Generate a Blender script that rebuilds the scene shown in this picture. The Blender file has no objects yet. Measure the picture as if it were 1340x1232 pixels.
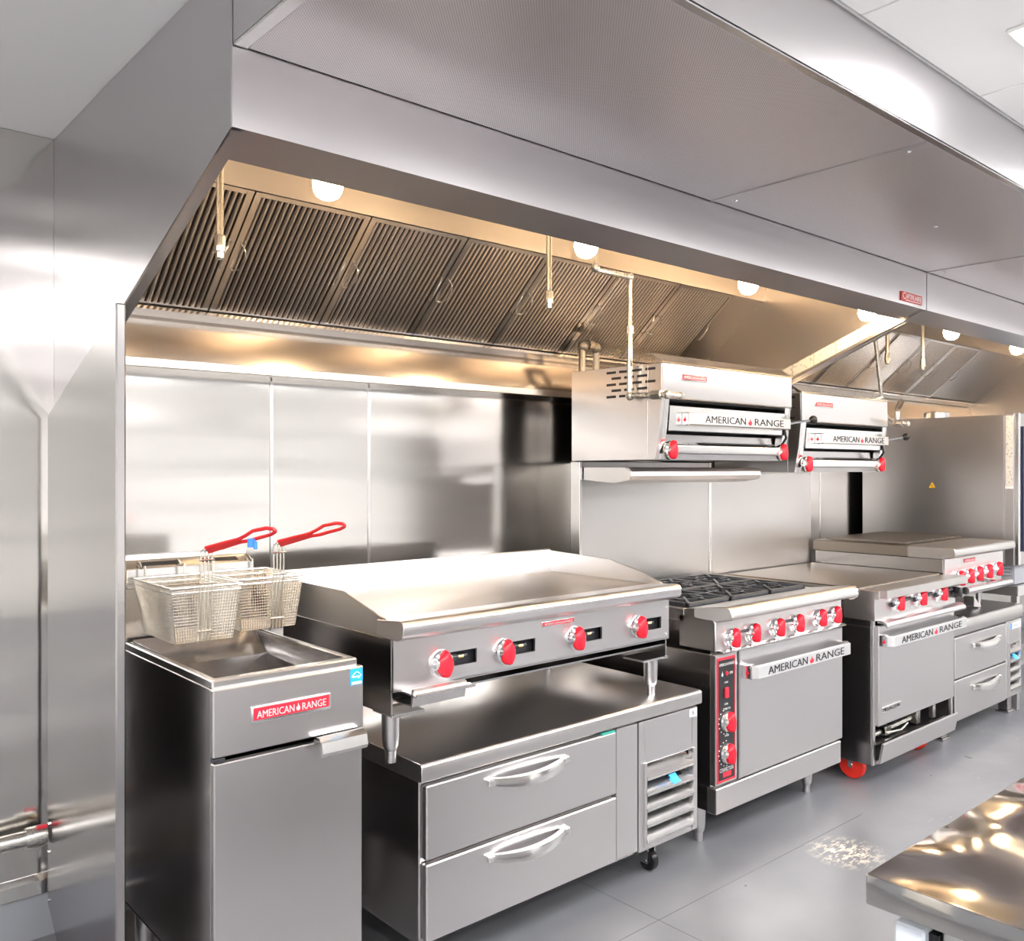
import bpy, bmesh, math, random
from mathutils import Vector, Matrix
random.seed(4)
SC = bpy.context.scene
COL = SC.collection
R = math.radians
PI = math.pi

# ------------------------------------------------------------------ camera
cam_d = bpy.data.cameras.new('camera')
cam = bpy.data.objects.new('camera', cam_d)
COL.objects.link(cam)
F_PX, CY = 1160.0, 613.5
cam_d.sensor_width = 36.0
cam_d.lens = 36.0 * F_PX / 1340.0
cam_d.shift_y = (CY - 616.0) / 1340.0
cam_d.clip_start = 0.05
YAW = math.atan(1325.0 / 1160.0)          # angle between the view direction and the cook line (+X)
cam.location = (0, 0, 1.53)
cam.rotation_euler = (R(90), 0, YAW - PI / 2)
SC.camera = cam

# ------------------------------------------------------------------ world, exposure
w = bpy.data.worlds.new('world')
SC.world = w
w.use_nodes = True
w.node_tree.nodes['Background'].inputs[0].default_value = (0.9, 0.93, 1.0, 1)
w.node_tree.nodes['Background'].inputs[1].default_value = 0.3
SC.view_settings.view_transform = 'Standard'
SC.view_settings.look = 'None'
SC.view_settings.gamma = 1
SC.view_settings.use_curve_mapping = False
EXPOSURE = 1.35
SC.view_settings.exposure = EXPOSURE
PANEL_GLOW = 13.0        # ceiling troffers
GLOBE_GLOW = 68.0        # glass hood lamps
WARM = (1.0, 0.71, 0.40)

# ------------------------------------------------------------------ materials
def nt(name):
    m = bpy.data.materials.new(name)
    m.use_nodes = True
    return m, m.node_tree.nodes, m.node_tree.links, m.node_tree.nodes['Principled BSDF']

def setp(p, col, metal, rough):
    p.inputs['Base Color'].default_value = (*col, 1)
    p.inputs['Metallic'].default_value = metal
    p.inputs['Roughness'].default_value = rough

def plain(name, col, metal=0.0, rough=0.5, emit=None, strength=0.0):
    m, N, L, p = nt(name)
    setp(p, col, metal, rough)
    no = N.new('ShaderNodeTexNoise'); no.inputs['Scale'].default_value = 35
    mr = N.new('ShaderNodeMapRange')
    mr.inputs['To Min'].default_value = max(0.02, rough - 0.05); mr.inputs['To Max'].default_value = min(1, rough + 0.05)
    L.new(no.outputs['Fac'], mr.inputs['Value']); L.new(mr.outputs['Result'], p.inputs['Roughness'])
    if emit:
        p.inputs['Emission Color'].default_value = (*emit, 1)
        p.inputs['Emission Strength'].default_value = strength
    return m

def steel(name, col=(0.62, 0.60, 0.595), rough=0.28, wave=0.0, wscale=(1.2, 1.2, 5.0), grain=(3, 3, 160), gstr=0.02, var=0.06, aniso=0.0):
    """brushed stainless: grain bump, slow roughness drift, optional sheet waviness"""
    m, N, L, p = nt(name)
    setp(p, col, 1.0, rough)
    tc = N.new('ShaderNodeTexCoord')
    mp = N.new('ShaderNodeMapping'); mp.inputs['Scale'].default_value = grain
    L.new(tc.outputs['Object'], mp.inputs['Vector'])
    n1 = N.new('ShaderNodeTexNoise'); n1.inputs['Scale'].default_value = 4; n1.inputs['Detail'].default_value = 3
    L.new(mp.outputs['Vector'], n1.inputs['Vector'])
    n2 = N.new('ShaderNodeTexNoise'); n2.inputs['Scale'].default_value = 1.6; n2.inputs['Detail'].default_value = 0
    L.new(tc.outputs['Object'], n2.inputs['Vector'])
    ad = N.new('ShaderNodeMath'); ad.operation = 'ADD'
    L.new(n2.outputs['Fac'], ad.inputs[0]); L.new(n2.outputs['Fac'], ad.inputs[1])
    mr = N.new('ShaderNodeMapRange'); mr.inputs['From Min'].default_value = 0.0; mr.inputs['From Max'].default_value = 2.0
    mr.inputs['To Min'].default_value = max(0.03, rough - var); mr.inputs['To Max'].default_value = rough + var
    L.new(ad.outputs[0], mr.inputs['Value']); L.new(mr.outputs['Result'], p.inputs['Roughness'])
    b1 = N.new('ShaderNodeBump'); b1.inputs['Strength'].default_value = gstr; b1.inputs['Distance'].default_value = 0.0003
    L.new(n1.outputs['Fac'], b1.inputs['Height'])
    if wave:
        mp2 = N.new('ShaderNodeMapping'); mp2.inputs['Scale'].default_value = wscale
        L.new(tc.outputs['Object'], mp2.inputs['Vector'])
        n3 = N.new('ShaderNodeTexNoise'); n3.inputs['Scale'].default_value = 1.0; n3.inputs['Detail'].default_value = 0
        L.new(mp2.outputs['Vector'], n3.inputs['Vector'])
        b2 = N.new('ShaderNodeBump'); b2.inputs['Strength'].default_value = 1.0; b2.inputs['Distance'].default_value = wave
        L.new(n3.outputs['Fac'], b2.inputs['Height'])
        L.new(b2.outputs['Normal'], b1.inputs['Normal'])
    L.new(b1.outputs['Normal'], p.inputs['Normal'])
    if aniso:
        p.inputs['Anisotropic'].default_value = aniso
    return m

def perforated(name):
    m, N, L, p = nt(name)
    setp(p, (0.55, 0.52, 0.53), 0.9, 0.34)
    tc = N.new('ShaderNodeTexCoord')
    mp = N.new('ShaderNodeMapping'); mp.inputs['Scale'].default_value = (190, 190, 190); mp.inputs['Rotation'].default_value = (0, 0, R(45))
    L.new(tc.outputs['Object'], mp.inputs['Vector'])
    vo = N.new('ShaderNodeVectorMath'); vo.operation = 'FRACTION'
    L.new(mp.outputs['Vector'], vo.inputs[0])
    sb = N.new('ShaderNodeVectorMath'); sb.operation = 'SUBTRACT'; sb.inputs[1].default_value = (0.5, 0.5, 0)
    L.new(vo.outputs[0], sb.inputs[0])
    sx = N.new('ShaderNodeSeparateXYZ'); L.new(sb.outputs[0], sx.inputs[0])
    cx = N.new('ShaderNodeCombineXYZ'); L.new(sx.outputs[0], cx.inputs[0]); L.new(sx.outputs[1], cx.inputs[1])
    ln = N.new('ShaderNodeVectorMath'); ln.operation = 'LENGTH'; L.new(cx.outputs[0], ln.inputs[0])
    lt = N.new('ShaderNodeMath'); lt.operation = 'LESS_THAN'; lt.inputs[1].default_value = 0.27
    L.new(ln.outputs['Value'], lt.inputs[0])
    mx = N.new('ShaderNodeMix'); mx.data_type = 'RGBA'
    mx.inputs[6].default_value = (0.72, 0.68, 0.69, 1); mx.inputs[7].default_value = (0.30, 0.28, 0.29, 1)
    L.new(lt.outputs[0], mx.inputs[0]); L.new(mx.outputs[2], p.inputs['Base Color'])
    mm = N.new('ShaderNodeMath'); mm.operation = 'MULTIPLY_ADD'; mm.inputs[1].default_value = -0.9; mm.inputs[2].default_value = 0.9
    L.new(lt.outputs[0], mm.inputs[0]); L.new(mm.outputs[0], p.inputs['Metallic'])
    return m

def floor_mat():
    m, N, L, p = nt('grey_painted_concrete')
    setp(p, (0.3, 0.31, 0.34), 0, 0.3)
    tc = N.new('ShaderNodeTexCoord')
    n1 = N.new('ShaderNodeTexNoise'); n1.inputs['Scale'].default_value = 1.3; n1.inputs['Detail'].default_value = 6
    L.new(tc.outputs['Object'], n1.inputs['Vector'])
    r1 = N.new('ShaderNodeValToRGB'); r1.color_ramp.elements[0].position = 0.3; r1.color_ramp.elements[1].position = 0.72
    r1.color_ramp.elements[0].color = (0.15, 0.153, 0.17, 1); r1.color_ramp.elements[1].color = (0.222, 0.223, 0.235, 1)
    L.new(n1.outputs['Fac'], r1.inputs['Fac'])
    # worn flecks: paint chipped to tan, clustered
    n2 = N.new('ShaderNodeTexNoise'); n2.inputs['Scale'].default_value = 30; n2.inputs['Detail'].default_value = 5; n2.inputs['Roughness'].default_value = 0.7
    mp = N.new('ShaderNodeMapping'); mp.inputs['Scale'].default_value = (0.7, 1.6, 1)
    L.new(tc.outputs['Object'], mp.inputs['Vector']); L.new(mp.outputs['Vector'], n2.inputs['Vector'])
    n3 = N.new('ShaderNodeTexNoise'); n3.inputs['Scale'].default_value = 2.1; n3.inputs['Detail'].default_value = 2
    L.new(tc.outputs['Object'], n3.inputs['Vector'])
    g1 = N.new('ShaderNodeMapRange'); g1.inputs['From Min'].default_value = 0.62; g1.inputs['From Max'].default_value = 0.68
    L.new(n2.outputs['Fac'], g1.inputs['Value'])
    g2 = N.new('ShaderNodeMapRange'); g2.inputs['From Min'].default_value = 0.60; g2.inputs['From Max'].default_value = 0.68
    L.new(n3.outputs['Fac'], g2.inputs['Value'])
    # one clear chipped patch in front of the convection range
    ds = N.new('ShaderNodeVectorMath'); ds.operation = 'DISTANCE'; ds.inputs[1].default_value = (3.33, 1.78, 0)
    L.new(tc.outputs['Object'], ds.inputs[0])
    g3 = N.new('ShaderNodeMapRange'); g3.inputs['From Min'].default_value = 0.17; g3.inputs['From Max'].default_value = 0.05
    L.new(ds.outputs['Value'], g3.inputs['Value'])
    g4 = N.new('ShaderNodeMapRange'); g4.inputs['From Min'].default_value = 0.49; g4.inputs['From Max'].default_value = 0.55
    L.new(n2.outputs['Fac'], g4.inputs['Value'])
    m3 = N.new('ShaderNodeMath'); m3.operation = 'MULTIPLY'; L.new(g3.outputs[0], m3.inputs[0]); L.new(g4.outputs[0], m3.inputs[1])
    m1 = N.new('ShaderNodeMath'); m1.operation = 'MULTIPLY'; L.new(g1.outputs[0], m1.inputs[0]); L.new(g2.outputs[0], m1.inputs[1])
    m2 = N.new('ShaderNodeMath'); m2.operation = 'MAXIMUM'; L.new(m1.outputs[0], m2.inputs[0]); L.new(m3.outputs[0], m2.inputs[1])
    mx = N.new('ShaderNodeMix'); mx.data_type = 'RGBA'; mx.inputs[7].default_value = (0.62, 0.55, 0.45, 1)
    L.new(m2.outputs[0], mx.inputs[0]); L.new(r1.outputs['Color'], mx.inputs[6])
    L.new(mx.outputs[2], p.inputs['Base Color'])
    n4 = N.new('ShaderNodeTexNoise'); n4.inputs['Scale'].default_value = 5; n4.inputs['Detail'].default_value = 4
    L.new(tc.outputs['Object'], n4.inputs['Vector'])
    g5 = N.new('ShaderNodeMapRange'); g5.inputs['To Min'].default_value = 0.2; g5.inputs['To Max'].default_value = 0.45
    L.new(n4.outputs['Fac'], g5.inputs['Value']); L.new(g5.outputs[0], p.inputs['Roughness'])
    b = N.new('ShaderNodeBump'); b.inputs['Strength'].default_value = 0.12; b.inputs['Distance'].default_value = 0.004
    L.new(n4.outputs['Fac'], b.inputs['Height']); L.new(b.outputs['Normal'], p.inputs['Normal'])
    return m

def printed(name, paper=(0.8, 0.76, 0.66), ink=(0.25, 0.22, 0.2), scale=(60, 60, 110)):
    """paper with rows of fine unreadable print"""
    m, N, L, p = nt(name)
    setp(p, paper, 0, 0.55)
    tc = N.new('ShaderNodeTexCoord')
    mp = N.new('ShaderNodeMapping'); mp.inputs['Scale'].default_value = scale
    L.new(tc.outputs['Object'], mp.inputs['Vector'])
    n = N.new('ShaderNodeTexNoise'); n.inputs['Scale'].default_value = 1.0; n.inputs['Detail'].default_value = 1
    L.new(mp.outputs['Vector'], n.inputs['Vector'])
    g = N.new('ShaderNodeMapRange'); g.inputs['From Min'].default_value = 0.6; g.inputs['From Max'].default_value = 0.66
    g.inputs['To Max'].default_value = 0.55
    L.new(n.outputs['Fac'], g.inputs['Value'])
    mx = N.new('ShaderNodeMix'); mx.data_type = 'RGBA'; mx.inputs[6].default_value = (*paper, 1); mx.inputs[7].default_value = (*ink, 1)
    L.new(g.outputs[0], mx.inputs[0]); L.new(mx.outputs[2], p.inputs['Base Color'])
    return m

M = {}
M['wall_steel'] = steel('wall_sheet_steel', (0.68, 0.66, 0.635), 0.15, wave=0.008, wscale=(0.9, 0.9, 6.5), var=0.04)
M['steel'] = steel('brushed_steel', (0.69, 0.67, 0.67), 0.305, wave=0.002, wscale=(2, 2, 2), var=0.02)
M['steel_h'] = steel('hood_steel', (0.62, 0.60, 0.615), 0.305, wave=0.003, wscale=(0.8, 2, 2), var=0.02)
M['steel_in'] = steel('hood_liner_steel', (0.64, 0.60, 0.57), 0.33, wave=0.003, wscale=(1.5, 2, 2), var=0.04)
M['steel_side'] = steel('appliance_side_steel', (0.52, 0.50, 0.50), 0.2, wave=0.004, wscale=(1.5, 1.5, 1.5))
M['bright'] = steel('bright_steel', (0.78, 0.77, 0.76), 0.21, var=0.05)
M['top'] = steel('worktop_steel', (0.62, 0.60, 0.59), 0.31, var=0.025, wave=0.001, wscale=(3, 3, 3), grain=(3, 160, 3))
M['plate'] = steel('griddle_plate_steel', (0.34, 0.30, 0.255), 0.34, wave=0.003, wscale=(2, 2, 2), grain=(90, 3, 3), var=0.05)
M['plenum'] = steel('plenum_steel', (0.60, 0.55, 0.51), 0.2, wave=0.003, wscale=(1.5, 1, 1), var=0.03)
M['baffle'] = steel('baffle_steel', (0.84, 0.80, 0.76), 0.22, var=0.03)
M['chrome'] = plain('chrome', (0.82, 0.82, 0.83), 1, 0.08)
M['pipe'] = plain('galvanised_pipe', (0.68, 0.66, 0.62), 1, 0.28)
M['blackpipe'] = plain('dull_iron_pipe', (0.30, 0.27, 0.24), 1, 0.4)
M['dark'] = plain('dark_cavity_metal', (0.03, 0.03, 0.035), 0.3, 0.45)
M['iron'] = plain('cast_iron', (0.035, 0.037, 0.042), 0.2, 0.42)
M['black'] = plain('black_plastic', (0.012, 0.012, 0.013), 0, 0.25)
M['panel_black'] = plain('black_overlay', (0.018, 0.018, 0.02), 0, 0.35)
M['red'] = plain('red_plastic', (0.80, 0.018, 0.04), 0, 0.25)
M['redgrip'] = plain('red_vinyl_grip', (0.78, 0.03, 0.035), 0, 0.3)
M['redwheel'] = plain('red_wheel', (0.85, 0.035, 0.02), 0, 0.35)
M['badge_red'] = plain('badge_red', (0.75, 0.025, 0.05), 0, 0.3)
M['silverink'] = plain('silver_relief', (0.72, 0.66, 0.66), 0.2, 0.4)
M['ink'] = plain('black_ink', (0.02, 0.02, 0.022), 0, 0.5)
M['whiteink'] = plain('white_ink', (0.85, 0.85, 0.85), 0, 0.5)
M['white'] = plain('white_wall_paint', (0.84, 0.835, 0.82), 0, 0.6)
M['tile'] = plain('white_ceiling_tile', (0.86, 0.86, 0.86), 0, 0.7)
M['grey_base'] = plain('grey_painted_base', (0.30, 0.31, 0.34), 0, 0.4)
M['floor_joint'] = plain('floor_joint', (0.12, 0.12, 0.135), 0, 0.5)
M['table'] = steel('table_top_steel', (0.66, 0.64, 0.61), 0.12, wave=0.05, wscale=(4.5, 4.5, 4.5), grain=(3, 160, 3), var=0.03)
M['grid'] = plain('ceiling_joint', (0.45, 0.45, 0.45), 0, 0.6)
M['perf'] = perforated('perforated_steel')
M['floor'] = floor_mat()
M['glow'] = plain('led_diffuser', (0.9, 0.9, 0.9), 0, 0.5, (1.0, 0.985, 0.97), PANEL_GLOW)
M['globe'] = plain('lit_glass_globe', (0.9, 0.8, 0.6), 0, 0.2, WARM, GLOBE_GLOW)
M['wire'] = plain('nickel_wire', (0.80, 0.77, 0.70), 1, 0.25)
M['sticker_blue'] = plain('blue_sticker', (0.02, 0.42, 0.85), 0, 0.4)
M['tag_blue'] = plain('blue_tag', (0.05, 0.25, 0.85), 0, 0.4)
M['teal'] = plain('teal_film', (0.05, 0.45, 0.36), 0, 0.4)
M['paper'] = printed('label_paper')
M['paper2'] = printed('spec_label', (0.74, 0.70, 0.65), (0.15, 0.14, 0.13), (70, 90, 80))
M['yellow'] = plain('yellow_sticker', (0.9, 0.52, 0.02), 0, 0.4)
M['navy'] = plain('navy_door', (0.07, 0.085, 0.15), 0.2, 0.25)
M['display'] = plain('blue_display', (0.02, 0.12, 0.5), 0, 0.2, (0.05, 0.35, 0.9), 1.2)
M['brass'] = plain('brass', (0.6, 0.45, 0.2), 1, 0.3)
M['doorwhite'] = plain('pale_film_on_door', (0.70, 0.75, 0.82), 0.0, 0.3)
M['signred'] = plain('sign_red', (0.62, 0.05, 0.04), 0, 0.35)
M['darkroom'] = plain('dark_doorway', (0.13, 0.11, 0.10), 0, 0.6)
M['alu'] = plain('satin_name_bar', (0.66, 0.66, 0.67), 0.6, 0.42)

# ------------------------------------------------------------------ mesh helpers
class B:
    """collects shapes in world coordinates; becomes one mesh"""
    def __init__(self): self.v = []; self.f = []
    def add(self, vs, fs):
        o = len(self.v); self.v += [tuple(p) for p in vs]; self.f += [tuple(i + o for i in f) for f in fs]; return self
    def bm(self, bm):
        bm.verts.index_update()
        return self.add([v.co[:] for v in bm.verts], [[v.index for v in f.verts] for f in bm.faces])
    def box(self, x0, x1, y0, y1, z0, z1, bev=0.0, seg=1):
        bm = bmesh.new()
        bmesh.ops.create_cube(bm, size=1.0)
        for v in bm.verts:
            v.co = ((x0 + x1) / 2 + v.co.x * (x1 - x0), (y0 + y1) / 2 + v.co.y * (y1 - y0), (z0 + z1) / 2 + v.co.z * (z1 - z0))
        if bev:
            bmesh.ops.bevel(bm, geom=list(bm.edges), offset=min(bev, 0.45 * min(abs(x1 - x0), abs(y1 - y0), abs(z1 - z0))), segments=seg, affect='EDGES', profile=0.5)
        self.bm(bm); bm.free(); return self
    def prism(self, axis, poly, a0, a1, bev=0.0):
        """poly in the plane across axis: x -> (y,z), y -> (x,z), z -> (x,y)"""
        def P(p, a):
            return {'x': (a, p[0], p[1]), 'y': (p[0], a, p[1]), 'z': (p[0], p[1], a)}[axis]
        n = len(poly)
        bm = bmesh.new()
        va = [bm.verts.new(P(p, a0)) for p in poly]; vb = [bm.verts.new(P(p, a1)) for p in poly]
        bm.faces.new(va); bm.faces.new(vb[::-1])
        for i in range(n): bm.faces.new((va[i], vb[i], vb[(i + 1) % n], va[(i + 1) % n]))
        bmesh.ops.recalc_face_normals(bm, faces=bm.faces)
        if bev: bmesh.ops.bevel(bm, geom=list(bm.edges), offset=bev, segments=1, affect='EDGES', profile=0.5)
        self.bm(bm); bm.free(); return self
    def strip(self, axis, line, a0, a1, t):
        """folded sheet: polyline thickened by t to its left side"""
        n = len(line); off = []
        for i in range(n):
            ds = []
            if i > 0: ds.append(Vector(line[i]) - Vector(line[i - 1]))
            if i < n - 1: ds.append(Vector(line[i + 1]) - Vector(line[i]))
            nn = sum(((Vector((-d.y, d.x)).normalized()) for d in ds), Vector((0, 0)))
            nn.normalize()
            k = 1.0
            if len(ds) == 2:
                k = 1 / max(0.4, nn.dot(Vector((-ds[0].y, ds[0].x)).normalized()))
            off.append(tuple(Vector(line[i]) + nn * t * k))
        return self.prism(axis, list(line) + off[::-1], a0, a1)
    def tube(self, pts, r, n=8, closed=False, flat=None):
        pts = [Vector(p) for p in pts]; m = len(pts); rings = []
        ref = None
        for i in range(m):
            if closed: d = (pts[(i + 1) % m] - pts[i - 1])
            else: d = pts[min(i + 1, m - 1)] - pts[max(i - 1, 0)]
            d.normalize()
            if ref is None:
                ref = Vector((0, 0, 1)) if abs(d.z) < 0.9 else Vector((1, 0, 0))
            a = d.cross(ref)
            if a.length < 1e-4: a = d.cross(Vector((0, 1, 0)))
            a.normalize(); b = a.cross(d); b.normalize(); ref = b
            rr = r[i] if isinstance(r, (list, tuple)) else r
            # mitre widening
            k = 1.0
            if 0 < i < m - 1 or closed:
                d1 = (pts[i] - pts[i - 1]).normalized(); c = max(0.5, d1.dot(d)); k = 1 / c if c < 0.999 else 1
            rings.append([pts[i] + (a * math.cos(2 * PI * j / n) + b * math.sin(2 * PI * j / n)) * rr * (1 if not flat else 1) for j in range(n)])
        vs = [p for rg in rings for p in rg]; fs = []
        for i in range(m if closed else m - 1):
            i2 = (i + 1) % m
            for j in range(n):
                fs.append((i * n + j, i * n + (j + 1) % n, i2 * n + (j + 1) % n, i2 * n + j))
        if not closed:
            fs.append(tuple(range(n))[::-1]); fs.append(tuple((m - 1) * n + j for j in range(n)))
        return self.add(vs, fs)
    def lathe(self, prof, c, axis='z', n=20):
        """prof: (radius, height) list; revolved about axis through c"""
        vs = []; fs = []; k = len(prof)
        for (r, h) in prof:
            for j in range(n):
                a = 2 * PI * j / n; p, q = r * math.cos(a), r * math.sin(a)
                vs.append({'z': (c[0] + p, c[1] + q, c[2] + h), 'y': (c[0] + p, c[1] - h, c[2] + q), 'x': (c[0] + h, c[1] + p, c[2] + q)}[axis])
        for i in range(k - 1):
            for j in range(n):
                fs.append((i * n + j, i * n + (j + 1) % n, (i + 1) * n + (j + 1) % n, (i + 1) * n + j))
        fs.append(tuple(range(n))[::-1]); fs.append(tuple((k - 1) * n + j for j in range(n)))
        return self.add(vs, fs)
    def ball(self, c, r, u=14, v=8):
        return self.lathe([(max(1e-4, r * math.sin(PI * i / v)), -r * math.cos(PI * i / v)) for i in range(v + 1)], c, 'z', u)

ORG = {}
def mesh_of(b, org, mat, name):
    me = bpy.data.meshes.new(name)
    me.from_pydata([(x - org[0], y - org[1], z - org[2]) for x, y, z in b.v], [], b.f)
    bm = bmesh.new(); bm.from_mesh(me)
    bmesh.ops.recalc_face_normals(bm, faces=bm.faces)
    bm.to_mesh(me); bm.free()
    me.polygons.foreach_set('use_smooth', [True] * len(me.polygons))
    me.set_sharp_from_angle(angle=R(29))
    me.materials.append(mat if not isinstance(mat, str) else M[mat])
    me.update()
    return me

def put(name, b, mat, parent=None, loc=None, label=None):
    org = ORG[parent] if parent is not None else (loc or (0, 0, 0))
    o = bpy.data.objects.new(name, mesh_of(b, org, mat, name))
    COL.objects.link(o)
    if parent is not None: o.parent = parent
    else: o.location = org
    ORG[o] = org
    if label: o['label'] = label
    return o

def put_data(name, me, parent, at, label=None):
    """shared mesh data placed at a world point under a parent"""
    o = bpy.data.objects.new(name, me); COL.objects.link(o); o.parent = parent
    g = ORG[parent]
    o.location = (at[0] - g[0], at[1] - g[1], at[2] - g[2])
    ORG[o] = tuple(at)
    return o

def thing(name, label, cat, loc, group=None):
    o = bpy.data.objects.new(name, None); o.empty_display_size = 0.1
    COL.objects.link(o); o.location = loc; ORG[o] = tuple(loc)
    o['label'] = label; o['category'] = cat
    if group: o['group'] = group
    return o

def tag(o, label, cat, group=None):
    o['label'] = label; o['category'] = cat
    if group: o['group'] = group
    return o

def struct(name, b, mat, loc=(0, 0, 0)):
    o = put(name, b, mat, None, loc); o['kind'] = 'structure'; return o

TXT = {}
def text_geo(s):
    if s in TXT: return TXT[s]
    c = bpy.data.curves.new('lettering', 'FONT'); c.body = s; c.resolution_u = 2; c.offset = 0.0
    t = bpy.data.objects.new('lettering_tmp', c); COL.objects.link(t)
    bpy.context.view_layer.update()
    me = bpy.data.meshes.new_from_object(t.evaluated_get(bpy.context.evaluated_depsgraph_get()))
    vs = [v.co[:] for v in me.vertices]; fs = [tuple(p.vertices) for p in me.polygons]
    bpy.data.objects.remove(t); bpy.data.curves.remove(c); bpy.data.meshes.remove(me)
    x0 = min(v[0] for v in vs); x1 = max(v[0] for v in vs); y0 = min(v[1] for v in vs); y1 = max(v[1] for v in vs)
    TXT[s] = ([((v[0] - x0) / (x1 - x0), (v[1] - y0) / (y1 - y0)) for v in vs], fs)
    return TXT[s]

def letter(b, s, o, u, v):
    """flat letters filling the parallelogram o, o+u, o+v"""
    vs, fs = text_geo(s); o, u, v = Vector(o), Vector(u), Vector(v)
    k = 0.0055 if len(s) < 10 else 0.0
    if k: b.add([o + u * (p[0] * (1 - k) + k) + v * p[1] + u.cross(v).normalized() * .0004 for p in vs], fs)
    return b.add([o + u * (p[0] * (1 - k)) + v * p[1] for p in vs], fs)

FLAME = [(0.5, 0.0), (0.2, 0.08), (0.05, 0.3), (0.12, 0.5), (0.3, 0.62), (0.36, 0.45), (0.42, 0.6), (0.4, 0.85), (0.55, 1.0), (0.58, 0.75), (0.75, 0.6), (0.92, 0.35), (0.8, 0.1)]
def flame(b, o, u, v):
    o, u, v = Vector(o), Vector(u), Vector(v)
    return b.add([o + u * p[0] + v * p[1] for p in FLAME], [tuple(range(len(FLAME)))])

# ------------------------------------------------------------------ shared small pieces (built at their own origin, facing -Y)
def build_knob_data():
    bz = B().lathe([(0.040, 0.0), (0.041, 0.006), (0.038, 0.014), (0.031, 0.019), (0.027, 0.030), (0.024, 0.031)], (0, 0, 0), 'y', 22)
    bezel = mesh_of(bz, (0, 0, 0), 'chrome', 'bezel')
    # red grip: a leaf outline (pointed top, full bottom) rising to a long ridge
    out = []
    for i in range(20):
        a = 2 * PI * i / 20
        x = 0.029 * math.sin(a); z = 0.036 * math.cos(a)
        if z > 0: x *= (1 - 0.55 * (z / 0.036) ** 2); z *= 1.28
        out.append((x, z - 0.002))
    levels = [(0.016, 0.96, 0.97), (0.022, 1.0, 1.0), (0.030, 0.93, 0.98), (0.037, 0.66, 0.93), (0.043, 0.32, 0.86), (0.045, 0.10, 0.80)]
    kb = B(); vs = []; fs = []
    for (d, sx, sz) in levels: vs += [(x * sx, -d, z * sz) for x, z in out]
    n = 20
    for i in range(len(levels) - 1):
        for j in range(n): fs.append((i * n + j, i * n + (j + 1) % n, (i + 1) * n + (j + 1) % n, (i + 1) * n + j))
    fs.append(tuple(range(n))); fs.append(tuple((len(levels) - 1) * n + j for j in range(n)))
    kb.add(vs, fs)
    grip = mesh_of(kb, (0, 0, 0), 'red', 'knob')
    mk = B(); flame(mk, (0.006, -0.0395, -0.0235), (0.011, 0.0065, 0), (0, -0.0012, 0.013))
    mark = mesh_of(mk, (0, 0, 0), 'ink', 'mark')
    return bezel, grip, mark
KB, KG, KM = build_knob_data()
def knob(parent, x, y, z, tilt=0.0, s=1.0, mark=True):
    k = put_data('knob', KG, parent, (x, y, z)); k.rotation_euler = (0, tilt, 0); k.scale = (s, s, s)
    e = put_data('bezel', KB, k, (x, y, z)); e.location = (0, 0, 0)
    e['label'] = 'chrome bezel'
    if mark:
        q = put_data('mark', KM, k, (x, y, z)); q.location = (0, 0, 0)
    return k

def leg(parent, x, y, z0, z1, r=0.021, name='leg', mat='steel'):
    b = B().lathe([(r * 0.62, 0), (r * 0.66, 0.035), (r * 0.8, 0.04), (r * 0.92, 0.05), (r, 0.07 if z1 - z0 > .1 else .055), (r * 1.05, z1 - z0)], (x, y, z0), 'z', 16)
    return put(name, b, mat, parent)

def name_handle(parent, x0, x1, ydoor, yplate, zc, hgt=0.052, mat='chrome', nameparts=True):
    """lettered oven handle: square bar with canted brackets"""
    h = hgt / 2
    b = B().prism('z', [(x0 + .02, yplate), (x1 - .02, yplate), (x1 + .0, yplate + .025), (x1, yplate + .035), (x1 - .02, yplate + .018), (x0 + .02, yplate + .018), (x0, yplate + .035), (x0, yplate + .025)], zc - h, zc + h, 0.002)
    hd = put('handle', b, 'alu', parent)
    for xa, sgn in ((x0, 1), (x1, -1)):
        br = B().box(xa - .004 if sgn > 0 else xa - .03, xa + .03 if sgn > 0 else xa + .004, yplate + .022, ydoor + .002, zc - h - .004, zc + h + .004, .004)
        put('bracket', br, 'chrome', hd)
        if sgn < 0: continue
        fl = B(); flame(fl, (xa - .0045 if sgn > 0 else xa + .0045, yplate + .05, zc - .012), (0, -.018 * sgn, 0), (0, 0, .024)); put('emblem', fl, 'badge_red', hd)
    W = x1 - x0; yl = yplate - 0.0012
    lt = B()
    letter(lt, 'AMERICAN', (x0 + W * .105, yl, zc - .016), (W * .39, 0, 0), (0, 0, .032))
    lt2 = B(); letter(lt2, 'RANGE', (x0 + W * .585, yl, zc - .016), (W * .31, 0, 0), (0, 0, .032))
    put('lettering', lt2, 'ink', hd)
    put('lettering', lt, 'ink', hd)
    fl = B(); flame(fl, (x0 + W * .515, yl, zc - .018), (W * .05, 0, 0), (0, 0, .032)); put('emblem', fl, 'badge_red', hd)
    return hd

def badge(parent, x0, x1, y, zc, hgt, lettering=True):
    b = B().box(x0, x1, y - .006, y, zc - hgt / 2, zc + hgt / 2, .004, 2)
    o = put('badge', b, 'bright', parent)
    m = hgt * .13
    put('badge_face', B().box(x0 + m, x1 - m, y - .0075, y - .005, zc - hgt / 2 + m * 1.4, zc + hgt / 2 - m * .6, .002), 'badge_red', o, label='red badge face')
    W = x1 - x0; lt = B(); yy = y - .0085
    z0 = zc - hgt * .2
    letter(lt, 'AMERICAN', (x0 + W * .06, yy, z0), (W * .46, 0, 0), (0, 0, hgt * .44))
    letter(lt, 'RANGE', (x0 + W * .62, yy, z0), (W * .31, 0, 0), (0, 0, hgt * .44))
    flame(lt, (x0 + W * .54, yy, z0), (W * .06, 0, 0), (0, 0, hgt * .5))
    put('lettering', lt, 'silverink', o)
    return o

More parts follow.
